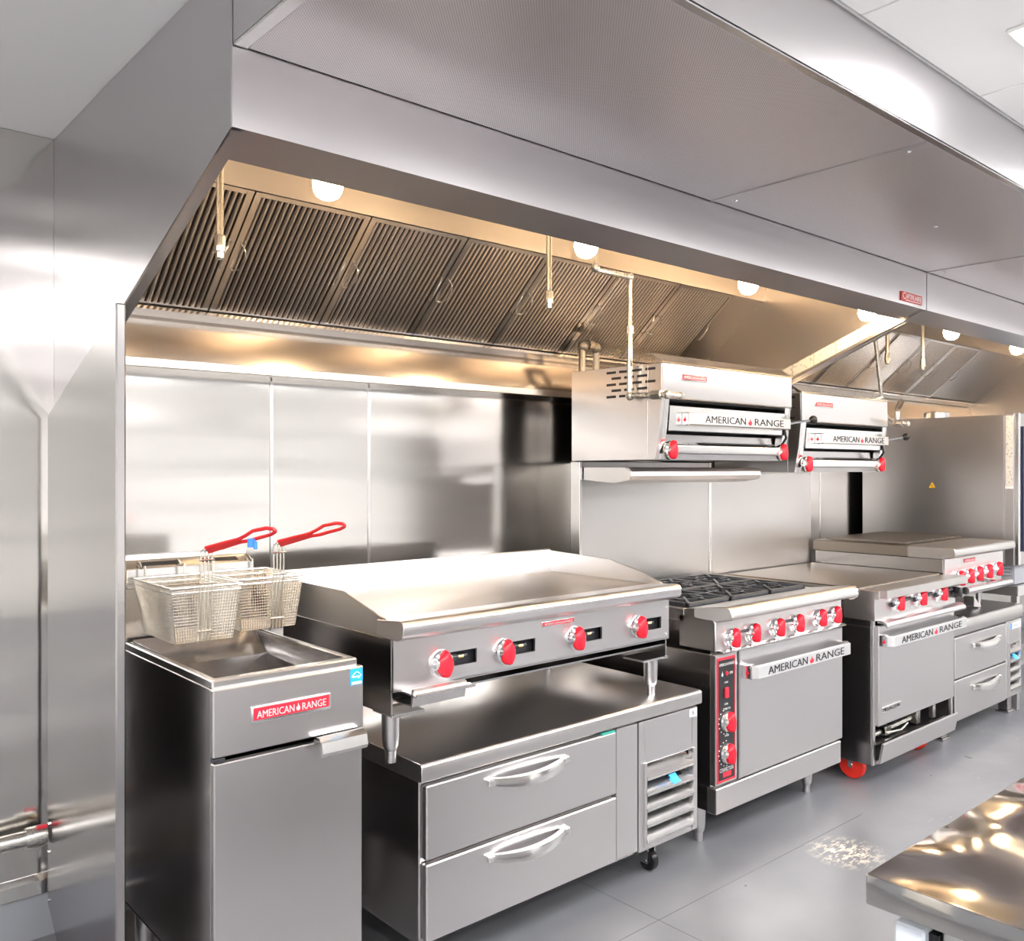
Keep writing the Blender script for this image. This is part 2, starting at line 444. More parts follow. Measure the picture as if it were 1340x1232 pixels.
def bow_handle(parent, x0, x1, ydoor, zc, deep=0.045, hgt=0.028, mat='bright'):
    """cast bow-shaped drawer pull, lower edge proud"""
    pts = []; n = 10
    vs = []; fs = []
    for i in range(n + 1):
        t = i / n; x = x0 + (x1 - x0) * t
        s = math.sin(PI * t)
        yo = ydoor - 0.006 - deep * min(1, s ** 0.7); drop = -0.012 * s
        th = 0.010 + 0.004 * s; hh = hgt * (0.72 + 0.28 * s)
        for (dy, dz) in ((0, hh / 2), (-th * .4, -hh * .05), (-th * .3, -hh / 2), (th, -hh / 2), (th * 1.5, hh / 2)):
            vs.append((x, yo + dy, zc + drop + dz))
    for i in range(n):
        for j in range(5): fs.append((i * 5 + j, i * 5 + (j + 1) % 5, (i + 1) * 5 + (j + 1) % 5, (i + 1) * 5 + j))
    fs.append((0, 1, 2, 3, 4)); fs.append(tuple(n * 5 + j for j in (4, 3, 2, 1, 0)))
    b = B().add(vs, fs)
    for xa in (x0, x1): b.box(xa - .012, xa + .012, ydoor - .016, ydoor + .001, zc - hgt * .4, zc + hgt * .36, .004)
    return put('handle', b, mat, parent)

# ================================================================== SETTING
YW = 3.20       # face of the back wall
ZC = 2.615      # ceiling
X0, X1, YF = -2.6, 9.6, -3.4
struct('floor', B().box(X0, X1, YF, YW + .1, -0.1, 0), 'floor')
fl = bpy.data.objects['floor']
for (xa, xb, ya, yb) in ((X0, 3.75, 1.93, 1.9335), (2.35, 2.3535, YF, 2.3)):   # hairline control joints
    put('joint', B().box(xa, xb, ya, yb, -.001, .0004), 'floor_joint', fl)
struct('ceiling', B().box(X0, X1, YF, YW + .1, ZC + .012, ZC + .11), 'grid')
ce = bpy.data.objects['ceiling']
tile_me = mesh_of(B().box(0, .694, 0, 1.394, 0, .0125, .002), (0, 0, 0), 'tile', 'tile')
for i in range(17):
    for j in range(3):
        put_data('tile', tile_me, ce, (2.031 - .70 * 6 + .70 * i, 1.052 - 1.4 * (j + 1), ZC))
big = mesh_of(B().box(X0, X1, 1.052, YW, ZC + .002, ZC + .0125), (0, 0, 0), 'tile', 'tile')
put_data('tile', big, ce, (0, 0, 0))

struct('wall_back', B().box(X0, X1, YW + .003, YW + .1, 0, ZC + .1), 'grey_base')
wb = bpy.data.objects['wall_back']
seams = [-1.0, 0.25, 1.56, 2.0, 3.22, 4.44, 5.62, 6.84, 8.06, 9.6]
for a, b_ in zip(seams, seams[1:]):
    put('panel', B().box(a + .003, b_ - .003, YW - .004, YW + .004, .205, ZC), 'wall_steel', wb)
for a in seams[1:-1]:
    put('divider', B().box(a - .008, a + .008, YW - .008, YW - .002, .205, 1.87, .002), 'bright', wb)
put('wall_rail', B().strip('x', [(YW, .205), (YW - .006, .205), (YW - .02, .19), (YW - .02, .15), (YW, .15)], -1.0, 9.5, -.003), 'bright', wb)
put('base_curb', B().box(-1.0, 9.5, YW - .012, YW + .004, 0, .15), 'grey_base', wb)
struct('wall_left', B().box(X0 - .1, X0, YF, YW + .1, 0, ZC + .1), 'white')
struct('wall_right', B().box(X1, X1 + .1, YF, YW + .1, 0, ZC + .1), 'white')
struct('wall_front', B().box(X0, X1, YF - .1, YF, 0, ZC + .1), 'white')
for k, z in enumerate((1.45, 1.95)): struct('trim_%d' % (k + 1), B().box(X0, 6.6, YF, YF + .10, z - .03, z + .03, .004), 'grey_base')
put('dark_opening', B().box(6.7, 9.2, YF - .002, YF + .004, 0, 2.2), 'darkroom', bpy.data.objects['wall_front'])

# ceiling troffers: one in view, the rest added unseen to light the room
def troffer(x0, y0, label, dx=.334, dy=1.2):
    t = thing('ceiling_light', label, 'ceiling light', (x0, y0, ZC), 'ceiling light panels')
    put('frame', B().box(x0 - .014, x0 + dx + .014, y0 - .014, y0 + dy + .014, ZC - .010, ZC, .003), 'white', t)
    put('diffuser', B().box(x0, x0 + dx, y0, y0 + dy, ZC - .014, ZC - .008, .002), 'glow', t)
troffer(2.372, -.37, 'white light panel recessed in the ceiling tiles beside the hood')
for yy, rw in ((-.37, 'in the row nearest the hood'), (-1.95, 'in the row by the front wall')):
    for k, xx in enumerate((-1.83, -.43, .97, 2.372, 3.77, 5.17, 6.57, 7.97)):
        if yy > -1 and k == 3: continue
        troffer(xx, yy, 'added unseen ceiling light panel ' + rw + ', ' + ['first', 'second', 'third', 'fourth', 'fifth', 'sixth', 'seventh', 'eighth'][k] + ' from the fryer end')

# ================================================================== HOODS
def hood(x0, x1, name, label, nfil, fx0, fpitch, ordn, where):
    t = thing(name, label, 'exhaust hood', ((x0 + x1) / 2, 2.5, 2.25))
    yf, zl = 1.80, 2.254
    # front skin with rolled lip and inward gutter
    put('front_panel', B().strip('x', [(yf, ZC), (yf, 2.432), (yf, zl), (yf + .10, zl - .036), (yf + .10, zl + .02), (yf + .07, zl + .02)], x0, x1, .004), 'steel_h', t)
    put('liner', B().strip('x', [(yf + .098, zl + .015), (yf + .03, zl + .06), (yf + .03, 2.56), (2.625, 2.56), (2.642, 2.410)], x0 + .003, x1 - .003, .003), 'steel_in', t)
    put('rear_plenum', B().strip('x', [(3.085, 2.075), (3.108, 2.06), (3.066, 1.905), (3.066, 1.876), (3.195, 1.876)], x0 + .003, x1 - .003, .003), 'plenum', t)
    put('trim_rail', B().box(x0 + .003, x1 - .003, 3.058, 3.065, 1.874, 1.905, .002), 'steel_in', t)
    # filter tracks
    tr = B().strip('x', [(3.045, 2.078), (3.038, 2.066), (3.090, 2.050), (3.10, 2.062)], x0 + .003, x1 - .003, .003)
    put('grease_trough', tr, 'bright', t)
    xe = fx0 + nfil * fpitch
    # blank filler beside the filter bank
    if x1 - xe > .03:
        put('filler_panel', B().strip('x', [(3.06, 2.085), (2.66, 2.43)], xe, x1 - .003, .004), 'steel_in', t)
    if fx0 - x0 > .02:
        put('filler_panel', B().strip('x', [(3.06, 2.085), (2.66, 2.43)], x0 + .003, fx0, .004), 'steel_in', t)
    for xe_, s in ((x0, 1), (x1, -1)):
        poly = [(yf + .004, ZC), (yf + .004, zl), (YW - .005, zl - .40 * (YW - yf)), (YW - .005, ZC)]
        e = put('end_panel', B().prism('x', poly, xe_ - .001 if s > 0 else xe_ - .004, xe_ + .004 if s > 0 else xe_), 'steel_h' if s > 0 else 'steel_in', t)
        # folded lower edge
        put('lip', B().prism('x', [(yf + .004, zl - .0055), (YW - .005, zl - .40 * (YW - yf) - .002), (YW - .005, zl - .40 * (YW - yf) - .004)], xe_ if s > 0 else xe_ - .03, xe_ + .03 if s > 0 else xe_, 0), 'steel_h', e)
    put('top_panel', B().box(x0 + .003, x1 - .003, yf + .01, YW - .01, ZC - .012, ZC - .004), 'steel_h', t)
    # ---- filters, each lifted out by its bails
    L = math.hypot(.385, .335); ux = Vector((0, -.385, .335)).normalized(); nx = Vector((0, -ux.z, ux.y)) * 1.0
    nx = Vector((0, -.335, -.385)).normalized()      # towards the cook line, outward face of the filter
    def at(x, s, d): return (x, 3.055 + ux.y * s + nx.y * d, 2.082 + ux.z * s + nx.z * d)
    wdt = fpitch - .006
    def sheet(b, xa, xb, s0, s1, d0, d1):
        vs = [at(x, s, d) for x in (xa, xb) for s in (s0, s1) for d in (d0, d1)]
        return b.add(vs, [(0, 1, 3, 2), (4, 6, 7, 5), (0, 2, 6, 4), (1, 5, 7, 3), (0, 4, 5, 1), (2, 3, 7, 6)])
    fr = B()
    sheet(fr, 0, .022, 0, L, -.018, .004); sheet(fr, wdt - .022, wdt, 0, L, -.018, .004)
    sheet(fr, .022, wdt - .022, 0, .016, -.018, .003); sheet(fr, .022, wdt - .022, L - .016, L, -.018, .003)
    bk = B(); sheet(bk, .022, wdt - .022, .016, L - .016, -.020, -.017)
    nb = 18; pit = (wdt - .044) / nb
    bf = B(); vs = []; fs = []
    prof = [(-.0078, -.014), (-.0078, -.006), (-.0055, .0005), (-.002, .003), (.002, .003), (.0055, .0005), (.0078, -.006), (.0078, -.014)]
    for s in (.014, L - .014):
        for (dx, dd) in prof: vs.append(at(dx, s, dd))
    k = len(prof)
    for j in range(k - 1): fs.append((j, j + 1, k + j + 1, k + j))
    bf.add(vs, fs)
    o0 = (0, 3.055, 2.082)
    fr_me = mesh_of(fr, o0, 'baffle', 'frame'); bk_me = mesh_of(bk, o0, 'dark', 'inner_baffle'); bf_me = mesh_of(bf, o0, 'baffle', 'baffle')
    hb = B()
    for xa in (.012,):
        pts = []
        for i in range(9):
            a = PI * i / 8
            pts.append(at(xa + .002 + .035 * math.sin(a) * .6, L * .50 + .055 * math.cos(a), .006 + .030 * math.sin(a)))
        hb.tube(pts, .0026, 6)
    h_me = mesh_of(hb, o0, 'wire', 'bail_handle')
    hb2 = B()
    pts = []
    for i in range(9):
        a = PI * i / 8
        pts.append(at(wdt - .014 - .035 * math.sin(a) * .6, L * .50 + .055 * math.cos(a), .006 + .030 * math.sin(a)))
    hb2.tube(pts, .0026, 6)
    h2_me = mesh_of(hb2, o0, 'wire', 'bail_handle')
    for i in range(nfil):
        xs = fx0 + i * fpitch + .003
        g = thing('grease_filter', 'slanted steel baffle grease filter, ' + ordn[i] + ' ' + where, 'grease filter', (xs, 3.055, 2.082), 'baffle filters of the ' + ('large' if nfil > 6 else 'far') + ' hood')
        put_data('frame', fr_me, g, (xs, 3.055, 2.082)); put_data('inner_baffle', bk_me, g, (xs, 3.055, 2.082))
        for j in range(nb):
            put_data('baffle', bf_me, g, (xs + .022 + pit * (j + .5), 3.055, 2.082))
        put_data('bail_handle', h_me, g, (xs, 3.055, 2.082)); put_data('bail_handle', h2_me, g, (xs, 3.055, 2.082))
    return t
ORD = ['first', 'second', 'third', 'fourth', 'fifth', 'sixth', 'seventh', 'eighth', 'ninth']
hood1 = hood(.79, 4.092, 'exhaust_hood', 'large stainless exhaust hood over the fryer, griddle and convection range', 7, .815, .4335, ORD, 'counted from the fryer end under the large hood')
hood2 = hood(4.098, 7.9, 'exhaust_hood', 'far stainless exhaust hood over the combi oven, beyond the red sign', 6, 4.83 - .4325, .4325, ORD, 'counted from the red hood sign under the far hood')

def globe(x, where):
    t = thing('hood_light', 'round glass hood lamp glowing warm ' + where, 'lamp', (x, 2.0, 2.335), 'hood lamps')
    put('base', B().lathe([(.050, 0), (.050, -.02), (.034, -.03), (.030, -.05)], (x, 2.0, 2.335), 'z', 18), 'bright', t)
    put('globe', B().lathe([(.028, -.045), (.036, -.055), (.039, -.085), (.036, -.100), (.028, -.114), (.016, -.121), (.004, -.123)], (x, 2.0, 2.335), 'z', 18), 'globe', t)
    put('stem', B().tube([(x, 2.0, 2.33), (x, 2.0, 2.565)], .012, 8), 'bright', t)
for x, wh in ((1.13, 'above the fryer end of the large hood'), (2.07, 'above the griddle under the large hood'), (2.98, 'above the first salamander in the large hood'), (3.93, 'beside the warning labels on the end panel'),
              (4.845, 'in the far hood next to a suppression pipe'), (5.768, 'in the far hood over the combi oven')):
    globe(x, wh)

# supply plenum along the front of the hoods
ps = thing('supply_plenum', 'long perforated air supply plenum boxed along the front of both hoods', 'air plenum', (4.3, 1.42, 2.43))
put('outer_panel', B().box(.79, 7.9, 1.055, 1.060, 2.428, ZC - .001), 'steel_h', ps)
put('edge_rail', B().box(.79, 7.9, 1.055, 1.078, 2.4255, 2.4335, .002), 'bright', ps)
put('edge_rail', B().box(.79, .822, 1.078, 1.796, 2.4255, 2.4335, .002), 'bright', ps)
put('end_panel', B().box(.79, .794, 1.06, 1.796, 2.43, ZC - .001), 'steel_h', ps)
for a, b_ in ((.823, 2.455), (2.463, 4.085), (4.095, 5.72), (5.728, 7.9)):
    put('perforated_panel', B().box(a, b_, 1.079, 1.795, 2.428, 2.436, .001), 'perf', ps)
for a in (2.459, 4.09, 5.724):
    put('joint_strip', B().box(a - .004, a + .004, 1.079, 1.795, 2.4245, 2.430, .001), 'steel_h', ps)
for (a, c) in ((2.50, 1.15), (2.52, 1.74), (3.35, 1.44), (4.14, 1.74), (4.14, 1.15)):
    put('screw', B().lathe([(.008, 0), (.006, -.003), (.001, -.004)], (a, c, 2.428), 'z', 10), 'chrome', ps)

# sign on the hood front
sg = thing('hood_sign', 'small red maker sign with white lettering on the hood front', 'sign', (3.934, 1.797, 2.29))
put('plate', B().box(3.834, 4.035, 1.793, 1.7995, 2.268, 2.309, .002), 'signred', sg)
lb = B(); letter(lb, 'C', (3.842, 1.792, 2.276), (.028, 0, 0), (0, 0, .028)); letter(lb, 'APTIVE', (3.872, 1.792, 2.279), (.082, 0, 0), (0, 0, .022)); letter(lb, 'AIRE', (3.957, 1.792, 2.279), (.068, 0, 0), (0, 0, .022))
put('lettering', lb, 'whiteink', sg)
put('underline', B().box(3.87, 4.025, 1.7918, 1.7925, 2.271, 2.2735), 'whiteink', sg)

# warning labels along the end panel
for i in range(5):
    a0, a1 = i / 5 + .004, (i + 1) / 5 - .004
    def P(t, v): return (4.0872, 2.60 - .60 * t, 1.945 + .24 * t + .008 + v)
    b = B(); pts = [P(a0, 0), P(a1, 0), P(a1, .062), P(a0, .062)]
    b.add(pts + [(p[0] - .0008, p[1], p[2]) for p in pts], [(0, 1, 2, 3), (7, 6, 5, 4), (0, 4, 5, 1), (1, 5, 6, 2), (2, 6, 7, 3), (3, 7, 4, 0)])
    o = put('warning_label', b, 'paper', None, (4.08, 2.3, 2.06))
    tag(o, 'cream printed warning label on the slanted hood end, ' + ORD[i] + ' up from the salamander', 'label', 'warning labels on the hood end panel')
b = B(); pts = [(7.893, 2.72, 2.05), (7.893, 2.5, 2.14), (7.893, 2.5, 2.20), (7.893, 2.72, 2.11)]

# fire suppression drops and pipes
def drop(x, y, z0, z1, label):
    t = thing('suppression_nozzle', label, 'pipe', (x, y, z1), 'fire suppression drops')
    put('pipe', B().tube([(x, y, z0 + .03), (x, y, z1)], .0105, 10), 'pipe', t)
    put('collar', B().lathe([(.016, 0), (.016, .03), (.011, .034)], (x, y, z0 + .035), 'z', 8), 'pipe', t)
    put('nozzle', B().lathe([(.006, 0), (.012, .004), (.012, .02), (.017, .022), (.017, .036), (.010, .04)], (x, y, z0), 'z', 10), 'pipe', t)
drop(1.017, 2.4, 2.114, 2.56, 'suppression pipe drop with nozzle above the fryer')
drop(2.285, 2.4, 2.125, 2.56, 'suppression pipe drop with nozzle above the griddle')
drop(5.16, 2.5, 2.153, 2.56, 'short suppression drop in the far hood, nearer the warning labels')
drop(5.405, 2.4, 2.125, 2.56, 'suppression drop in the far hood under the lamp by the combi oven')
t = thing('suppression_pipe', 'galvanised pipe bending down to the front of the first salamander', 'pipe', (2.92, 2.5, 2.0))
put('pipe', B().tube([(2.70, 2.555, 2.56), (2.70, 2.555, 2.375), (2.712, 2.555, 2.362), (2.90, 2.555, 2.362), (2.915, 2.555, 2.348), (2.915, 2.555, 1.86), (2.915, 2.545, 1.845), (2.915, 2.36, 1.838), (2.93, 2.345, 1.838), (2.985, 2.345, 1.838)], .012, 10), 'pipe', t)
for c in ((2.70, 2.555, 2.37), (2.913, 2.555, 2.362), (2.915, 2.555, 1.845), (2.917, 2.35, 1.838)): put('elbow', B().ball(c, .020, 12, 8), 'pipe', t)
put('collar', B().lathe([(.019, 0), (.019, .03), (.015, .034)], (2.915, 2.555, 2.115), 'z', 8), 'pipe', t)
put('collar', B().lathe([(.019, 0), (.019, .05)], (2.915, 2.43, 1.841), 'y', 8), 'pipe', t)
put('nozzle', B().lathe([(.014, 0), (.017, .012), (.010, .03)], (2.985, 2.345, 1.838), 'x', 10), 'pipe', t)
t = thing('suppression_pipe', 'pale pipe running down to the second salamander beside the hood end', 'pipe', (5.03, 2.48, 2.1))
put('pipe', B().tube([(4.975, 2.48, 2.56), (4.975, 2.48, 2.27), (5.085, 2.50, 1.96), (5.092, 2.50, 1.87), (5.10, 2.43, 1.79), (5.10, 2.38, 1.79)], .012, 10), 'pipe', t)
put('collar', B().lathe([(.018, 0), (.018, .03)], (5.10, 2.41, 1.79), 'y', 8), 'pipe', t)
put('nozzle', B().lathe([(.010, 0), (.016, .012), (.016, .035), (.010, .04)], (5.10, 2.38, 1.79), 'y', 10), 'pipe', t)
t = thing('gas_pipe', 'dull iron gas pipe loop rising from the back of the first salamander', 'pipe', (3.03, 2.91, 1.98))
put('pipe', B().tube([(2.985, 2.91, 1.983), (2.985, 2.91, 2.085), (2.992, 2.91, 2.105), (3.01, 2.91, 2.112), (3.055, 2.91, 2.112), (3.072, 2.91, 2.105), (3.08, 2.91, 2.085), (3.08, 2.91, 1.983)], .0165, 10), 'blackpipe', t)
put('elbow', B().ball((2.991, 2.91, 2.102), .027, 12, 8), 'blackpipe', t)
put('elbow', B().ball((3.075, 2.91, 2.102), .027, 12, 8), 'blackpipe', t)
put('coupling', B().lathe([(.026, 0), (.026, .032)], (3.018, 2.91, 2.112), 'x', 10), 'blackpipe', t)

# ================================================================== PARTITION BY THE FRYER, PIPE ON THE WALL
t = thing('partition_panel', 'tall stainless partition panel standing beside the fryer', 'panel', (.77, 2.8, 0))
put('sheet', B().prism('x', [(2.45, .04), (3.02, .04), (3.135, .13), (3.135, 1.70), (2.45, 1.96)],   .756, .766, .001), 'steel_side', t)
put('edge_channel', B().box(.748, .774, 2.428, 2.452, .03, 1.965, .004), 'steel_side', t)
for z in (.145, .30, .39): put('screw', B().lathe([(.006, 0), (.006, -.004), (.002, -.006)], (.756, 3.12, z), 'x', 8), 'chrome', t)
leg(t, .79, 3.03, 0, .16, .016)
t = thing('wall_pipe', 'grey pipe end with coupling along the wall behind the partition panel', 'pipe', (.6, 3.13, .35))
put('pipe', B().tube([(-.5, 3.13, .355), (.70, 3.13, .355)], .026, 14), 'pipe', t)
put('coupling', B().lathe([(.033, 0), (.034, .01), (.034, .05), (.030, .06)], (.69, 3.13, .355), 'x', 16), 'pipe', t)
put('red_tag', B().box(.72, .75, 3.105, 3.125, .384, .392, .002), 'badge_red', t)

# ================================================================== FRYER
fx0_, fx1_ = .88, 1.30
t = thing('deep_fryer', 'floor standing stainless deep fryer with red badge and open oil tank', 'deep fryer', (1.09, 2.47, 0))
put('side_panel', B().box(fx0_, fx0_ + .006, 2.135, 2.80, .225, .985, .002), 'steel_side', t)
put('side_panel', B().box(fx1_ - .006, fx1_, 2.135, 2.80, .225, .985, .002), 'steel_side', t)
put('back_panel', B().box(fx0_, fx1_, 2.80, 2.806, .225, .985), 'steel_side', t)
put('bottom_panel', B().box(fx0_, fx1_, 2.14, 2.80, .225, .231), 'steel_side', t)
put('header_panel', B().box(fx0_ - .002, fx1_ + .004, 2.112, 2.136, .818, .986, .003), 'steel', t)
d = put('door', B().box(fx0_, fx1_, 2.112, 2.136, .10, .803, .003), 'steel', t)
put('handle', B().strip('x', [(2.113, .80), (2.113, .818), (2.085, .822), (2.066, .812), (2.060, .785), (2.066, .775)], 1.150, 1.287, .005), 'bright', d)
put('hinge', B().box(fx0_ - .001, fx0_ + .03, 2.113, 2.135, .8045, .816, .002), 'dark', d)
badge(t, .974, 1.199, 2.112, .908, .042)
st = put('energy_sticker', B().box(1.262, 1.300, 2.1105, 2.112, .937, .981), 'sticker_blue', t)
arc = B(); arc.tube([(1.266 + .03 * i / 8, 2.1100, .960 + .012 * math.sin(PI * i / 8)) for i in range(9)], .0012, 5); letter(arc, 'energy', (1.267, 2.1100, .954), (.026, 0, 0), (0, 0, .008)); arc.box(1.266, 1.297, 2.1098, 2.1102, .939, .946)
put('print', arc, 'whiteink', st)
# tank: rim frame and two-step basin
rim = B()
rim.box(fx0_ + .002, fx1_ - .004, 2.128, 2.158, .984, 1.006, .004); rim.box(fx0_ + .002, fx0_ + .022, 2.15, 2.775, .984, 1.006, .003); rim.box(fx1_ - .024, fx1_ - .004, 2.15, 2.775, .984, 1.006, .003)
put('rim', rim, 'bright', t)
bs = B()
xa, xb = fx0_ + .020, fx1_ - .022
def ring(i, y0, y1, z0, z1): return [(xa + i, y0, z0), (xb - i, y0, z0), (xb - i, y1, z1), (xa + i, y1, z1)]
rs = [ring(0, 2.156, 2.77, 1.0, 1.012), ring(.004, 2.165, 2.665, .955, .975), ring(.02, 2.18, 2.61, .93, .95), ring(.03, 2.20, 2.58, .68, .68)]
vs = [p for r in rs for p in r]; fs = []
for i in range(3):
    for j in range(4): fs.append((i * 4 + j, i * 4 + (j + 1) % 4, i * 4 + 4 + (j + 1) % 4, i * 4 + 4 + j))
fs.append((12, 13, 14, 15)); bs.add(vs, fs)
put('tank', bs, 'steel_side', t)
fl_ = put('flue_box', B().prism('x', [(2.86, .99), (2.86, 1.262), (2.835, 1.262), (2.832, 1.245), (2.775, 1.225), (2.770, 1.165), (2.79, 1.165), (2.79, .99)], fx0_ + .005, fx1_ - .008, .002), 'bright', t)
for a in (.93, 1.125): put('slot', B().add([(a, 2.79, 1.2312), (a + .12, 2.79, 1.2312), (a + .12, 2.815, 1.2400), (a, 2.815, 1.2400)] + [(a, 2.79, 1.229), (a + .12, 2.79, 1.229), (a + .12, 2.815, 1.238), (a, 2.815, 1.238)], [(0, 1, 2, 3), (7, 6, 5, 4), (0, 4, 5, 1), (1, 5, 6, 2), (2, 6, 7, 3), (3, 7, 4, 0)]), 'dark', fl_)
for (x, y) in ((.93, 2.2), (.93, 2.75), (1.26, 2.75), (1.26, 2.2)): leg(t, x, y, 0, .226, .027)

# baskets hung on the flue_box front
def basket(x0, x1, y0, y1, zt, zb, label, has_tag, xo=0.0):
    t = thing('fryer_basket', label, 'fryer basket', ((x0 + x1) / 2, (y0 + y1) / 2, zb), 'fryer baskets')
    ins = .018; insb = .045
    T = [(x0, y0 - .0), (x1, y0), (x1, y1), (x0, y1)]
    Bo = [(x0 + ins, y0 + ins), (x1 - ins, y0 + ins), (x1 - ins, y1 - insb), (x0 + ins, y1 - insb)]
    wm = B(); r = .0012
    def side(a, b, c, d, nv):
        for i in range(nv + 1):
            s = i / nv
            wm.tube([(a[0] + (b[0] - a[0]) * s, a[1] + (b[1] - a[1]) * s, zt), (d[0] + (c[0] - d[0]) * s, d[1] + (c[1] - d[1]) * s, zb)], r, 4)
    for i in range(4):
        j = (i + 1) % 4; nv = 24 if i % 2 == 0 else 34
        side(T[i], T[j], Bo[j], Bo[i], nv)
    nr = 18
    for k in range(nr + 1):
        s = k / nr; z = zt + (zb - zt) * s
        wm.tube([(T[i][0] + (Bo[i][0] - T[i][0]) * s, T[i][1] + (Bo[i][1] - T[i][1]) * s, z) for i in range(4)], r, 4, closed=True)
    for i in range(21):
        s = i / 20; x = Bo[0][0] + (Bo[1][0] - Bo[0][0]) * s; wm.tube([(x, Bo[0][1], zb), (x, Bo[2][1], zb)], r, 4)
    for i in range(31):
        s = i / 30; y = Bo[0][1] + (Bo[2][1] - Bo[0][1]) * s; wm.tube([(Bo[0][0], y, zb), (Bo[1][0], y, zb)], r, 4)
    o = put('wire_mesh', wm, 'wire', t); o['kind'] = 'stuff'
    put('rim', B().tube([(p[0], p[1], zt) for p in T], .0032, 6, closed=True), 'wire', t)
    put('rim', B().tube([(p[0], p[1], zt - .014) for p in [(T[i][0] + (Bo[i][0] - T[i][0]) * .1, T[i][1] + (Bo[i][1] - T[i][1]) * .1) for i in range(4)]], .0022, 6, closed=True), 'wire', t)
    # upright of four wires on the front, rising to the grip
    xc = (x0 + x1) / 2 - .004 + xo; zt2 = zt + .105
    st = B()
    for k in range(4):
        x = xc + (-.0165 + .011 * k)
        st.tube([(x, y0 + ins - .004, zb - .004), (x, y0 - .004, zt), (x, y0 - .006, zt2 - .008), (x + .003, y0 - .016, zt2)], .0024, 6)
    for z in (zb + .03, zt + .01, zt + .075):
        yy = y0 - .008 + (ins * max(0, (zt - z) / (zt - zb)) if z < zt else 0)
        st.tube([(xc - .022, yy, z), (xc + .022, yy, z)], .0024, 6)
    put('upright', st, 'wire', t)
    # red grip sloping up towards the cook, ending in a long loop
    dirv = Vector((.13, -.30, .085)).normalized(); sd = (dirv.cross(Vector((0, 0, 1))).normalized() + Vector((0, 0, .9))).normalized()
    o0 = Vector((xc, y0 - .010, zt2 - .002))
    gp = B()
    for sgn in (-1, 1):
        gp.tube([o0 + sd * .009 * sgn, o0 + dirv * .05 + sd * .008 * sgn, o0 + dirv * .12 + sd * .006 * sgn, o0 + dirv * .15 + sd * .011 * sgn, o0 + dirv * .18 + sd * .0155 * sgn + Vector((0, 0, .004)), o0 + dirv * .225 + sd * .0135 * sgn + Vector((0, 0, .002)), o0 + dirv * .245 + sd * .006 * sgn, o0 + dirv * .247], .0052, 8)
    gp.add([o0 + sd * .008, o0 - sd * .008, o0 + dirv * .13 - sd * .005, o0 + dirv * .13 + sd * .005, o0 + sd * .008 - Vector((0, 0, .006)), o0 - sd * .008 - Vector((0, 0, .006)), o0 + dirv * .13 - sd * .005 - Vector((0, 0, .006)), o0 + dirv * .13 + sd * .005 - Vector((0, 0, .006))], [(0, 1, 2, 3), (7, 6, 5, 4), (0, 4, 5, 1), (1, 5, 6, 2), (2, 6, 7, 3), (3, 7, 4, 0)])
    put('grip', gp, 'redgrip', t, label='red coated grip')
    hk = B()
    for x in ((x0 + .035), (x1 - .045)):
        hk.tube([(x, y1 + .001, zt - .03), (x, y1 + .004, zt + .004), (x, y1 + .006, zt + .034), (x, 2.772 - .002, 1.226), (x, 2.79, 1.2405), (x, 2.805, 1.243)], .0035, 6)
    put('hook', hk, 'wire', t)
    if has_tag:
        c = o0 + dirv * .165
        put('tag', B().box(c.x - .012, c.x + .010, c.y - .003, c.y + .003, c.z - .028, c.z - .004, .002).box(c.x + .002, c.x + .014, c.y - .007, c.y - .003, c.z - .034, c.z - .012, .002), 'tag_blue', t, label='blue plastic tag')
basket(.893, 1.093, 2.43, 2.735, 1.20, 1.045, 'wire fryer basket with a blue tag on its red grip', True)
basket(1.115, 1.325, 2.50, 2.755, 1.20, 1.045, 'wire fryer basket with untagged red grip, beside the griddle', False, .026)

# ================================================================== CHEF BASE 1 (refrigerated drawers under the griddle)
def louver(parent, x0, x1, y, z0, z1, n, display_at=None):
    put('grille_frame', B().box(x0 - .012, x0, y - .004, y + .004, z0 - .01, z1 + .01), 'steel', parent)
    put('grille_frame', B().box(x1, x1 + .012, y - .004, y + .004, z0 - .01, z1 + .01), 'steel', parent)
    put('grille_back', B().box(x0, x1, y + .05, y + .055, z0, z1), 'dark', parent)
    p = (z1 - z0) / n
    for k in range(n):
        z = z0 + p * k
        put('slat', B().strip('x', [(y - .004, z + .004), (y - .006, z + .012), (y + .035, z + p * .75), (y + .04, z + p * .75)], x0, x1, .003), 'bright', parent)
        if display_at == k:
            xm = x0 + (x1 - x0) * .52
            dd = put('controller', B().prism('x', [(y - .008, z + .008), (y - .008, z + .012), (y + .03, z + p * .78), (y + .03, z + p * .6)], xm, xm + .085), 'black', parent, label='small black temperature controller')
            put('display', B().add([(xm + .01, y - .0075, z + .018), (xm + .05, y - .0075, z + .018), (xm + .05, y + .02, z + p * .74), (xm + .01, y + .02, z + p * .74)], [(0, 1, 2, 3)]), 'display', dd)

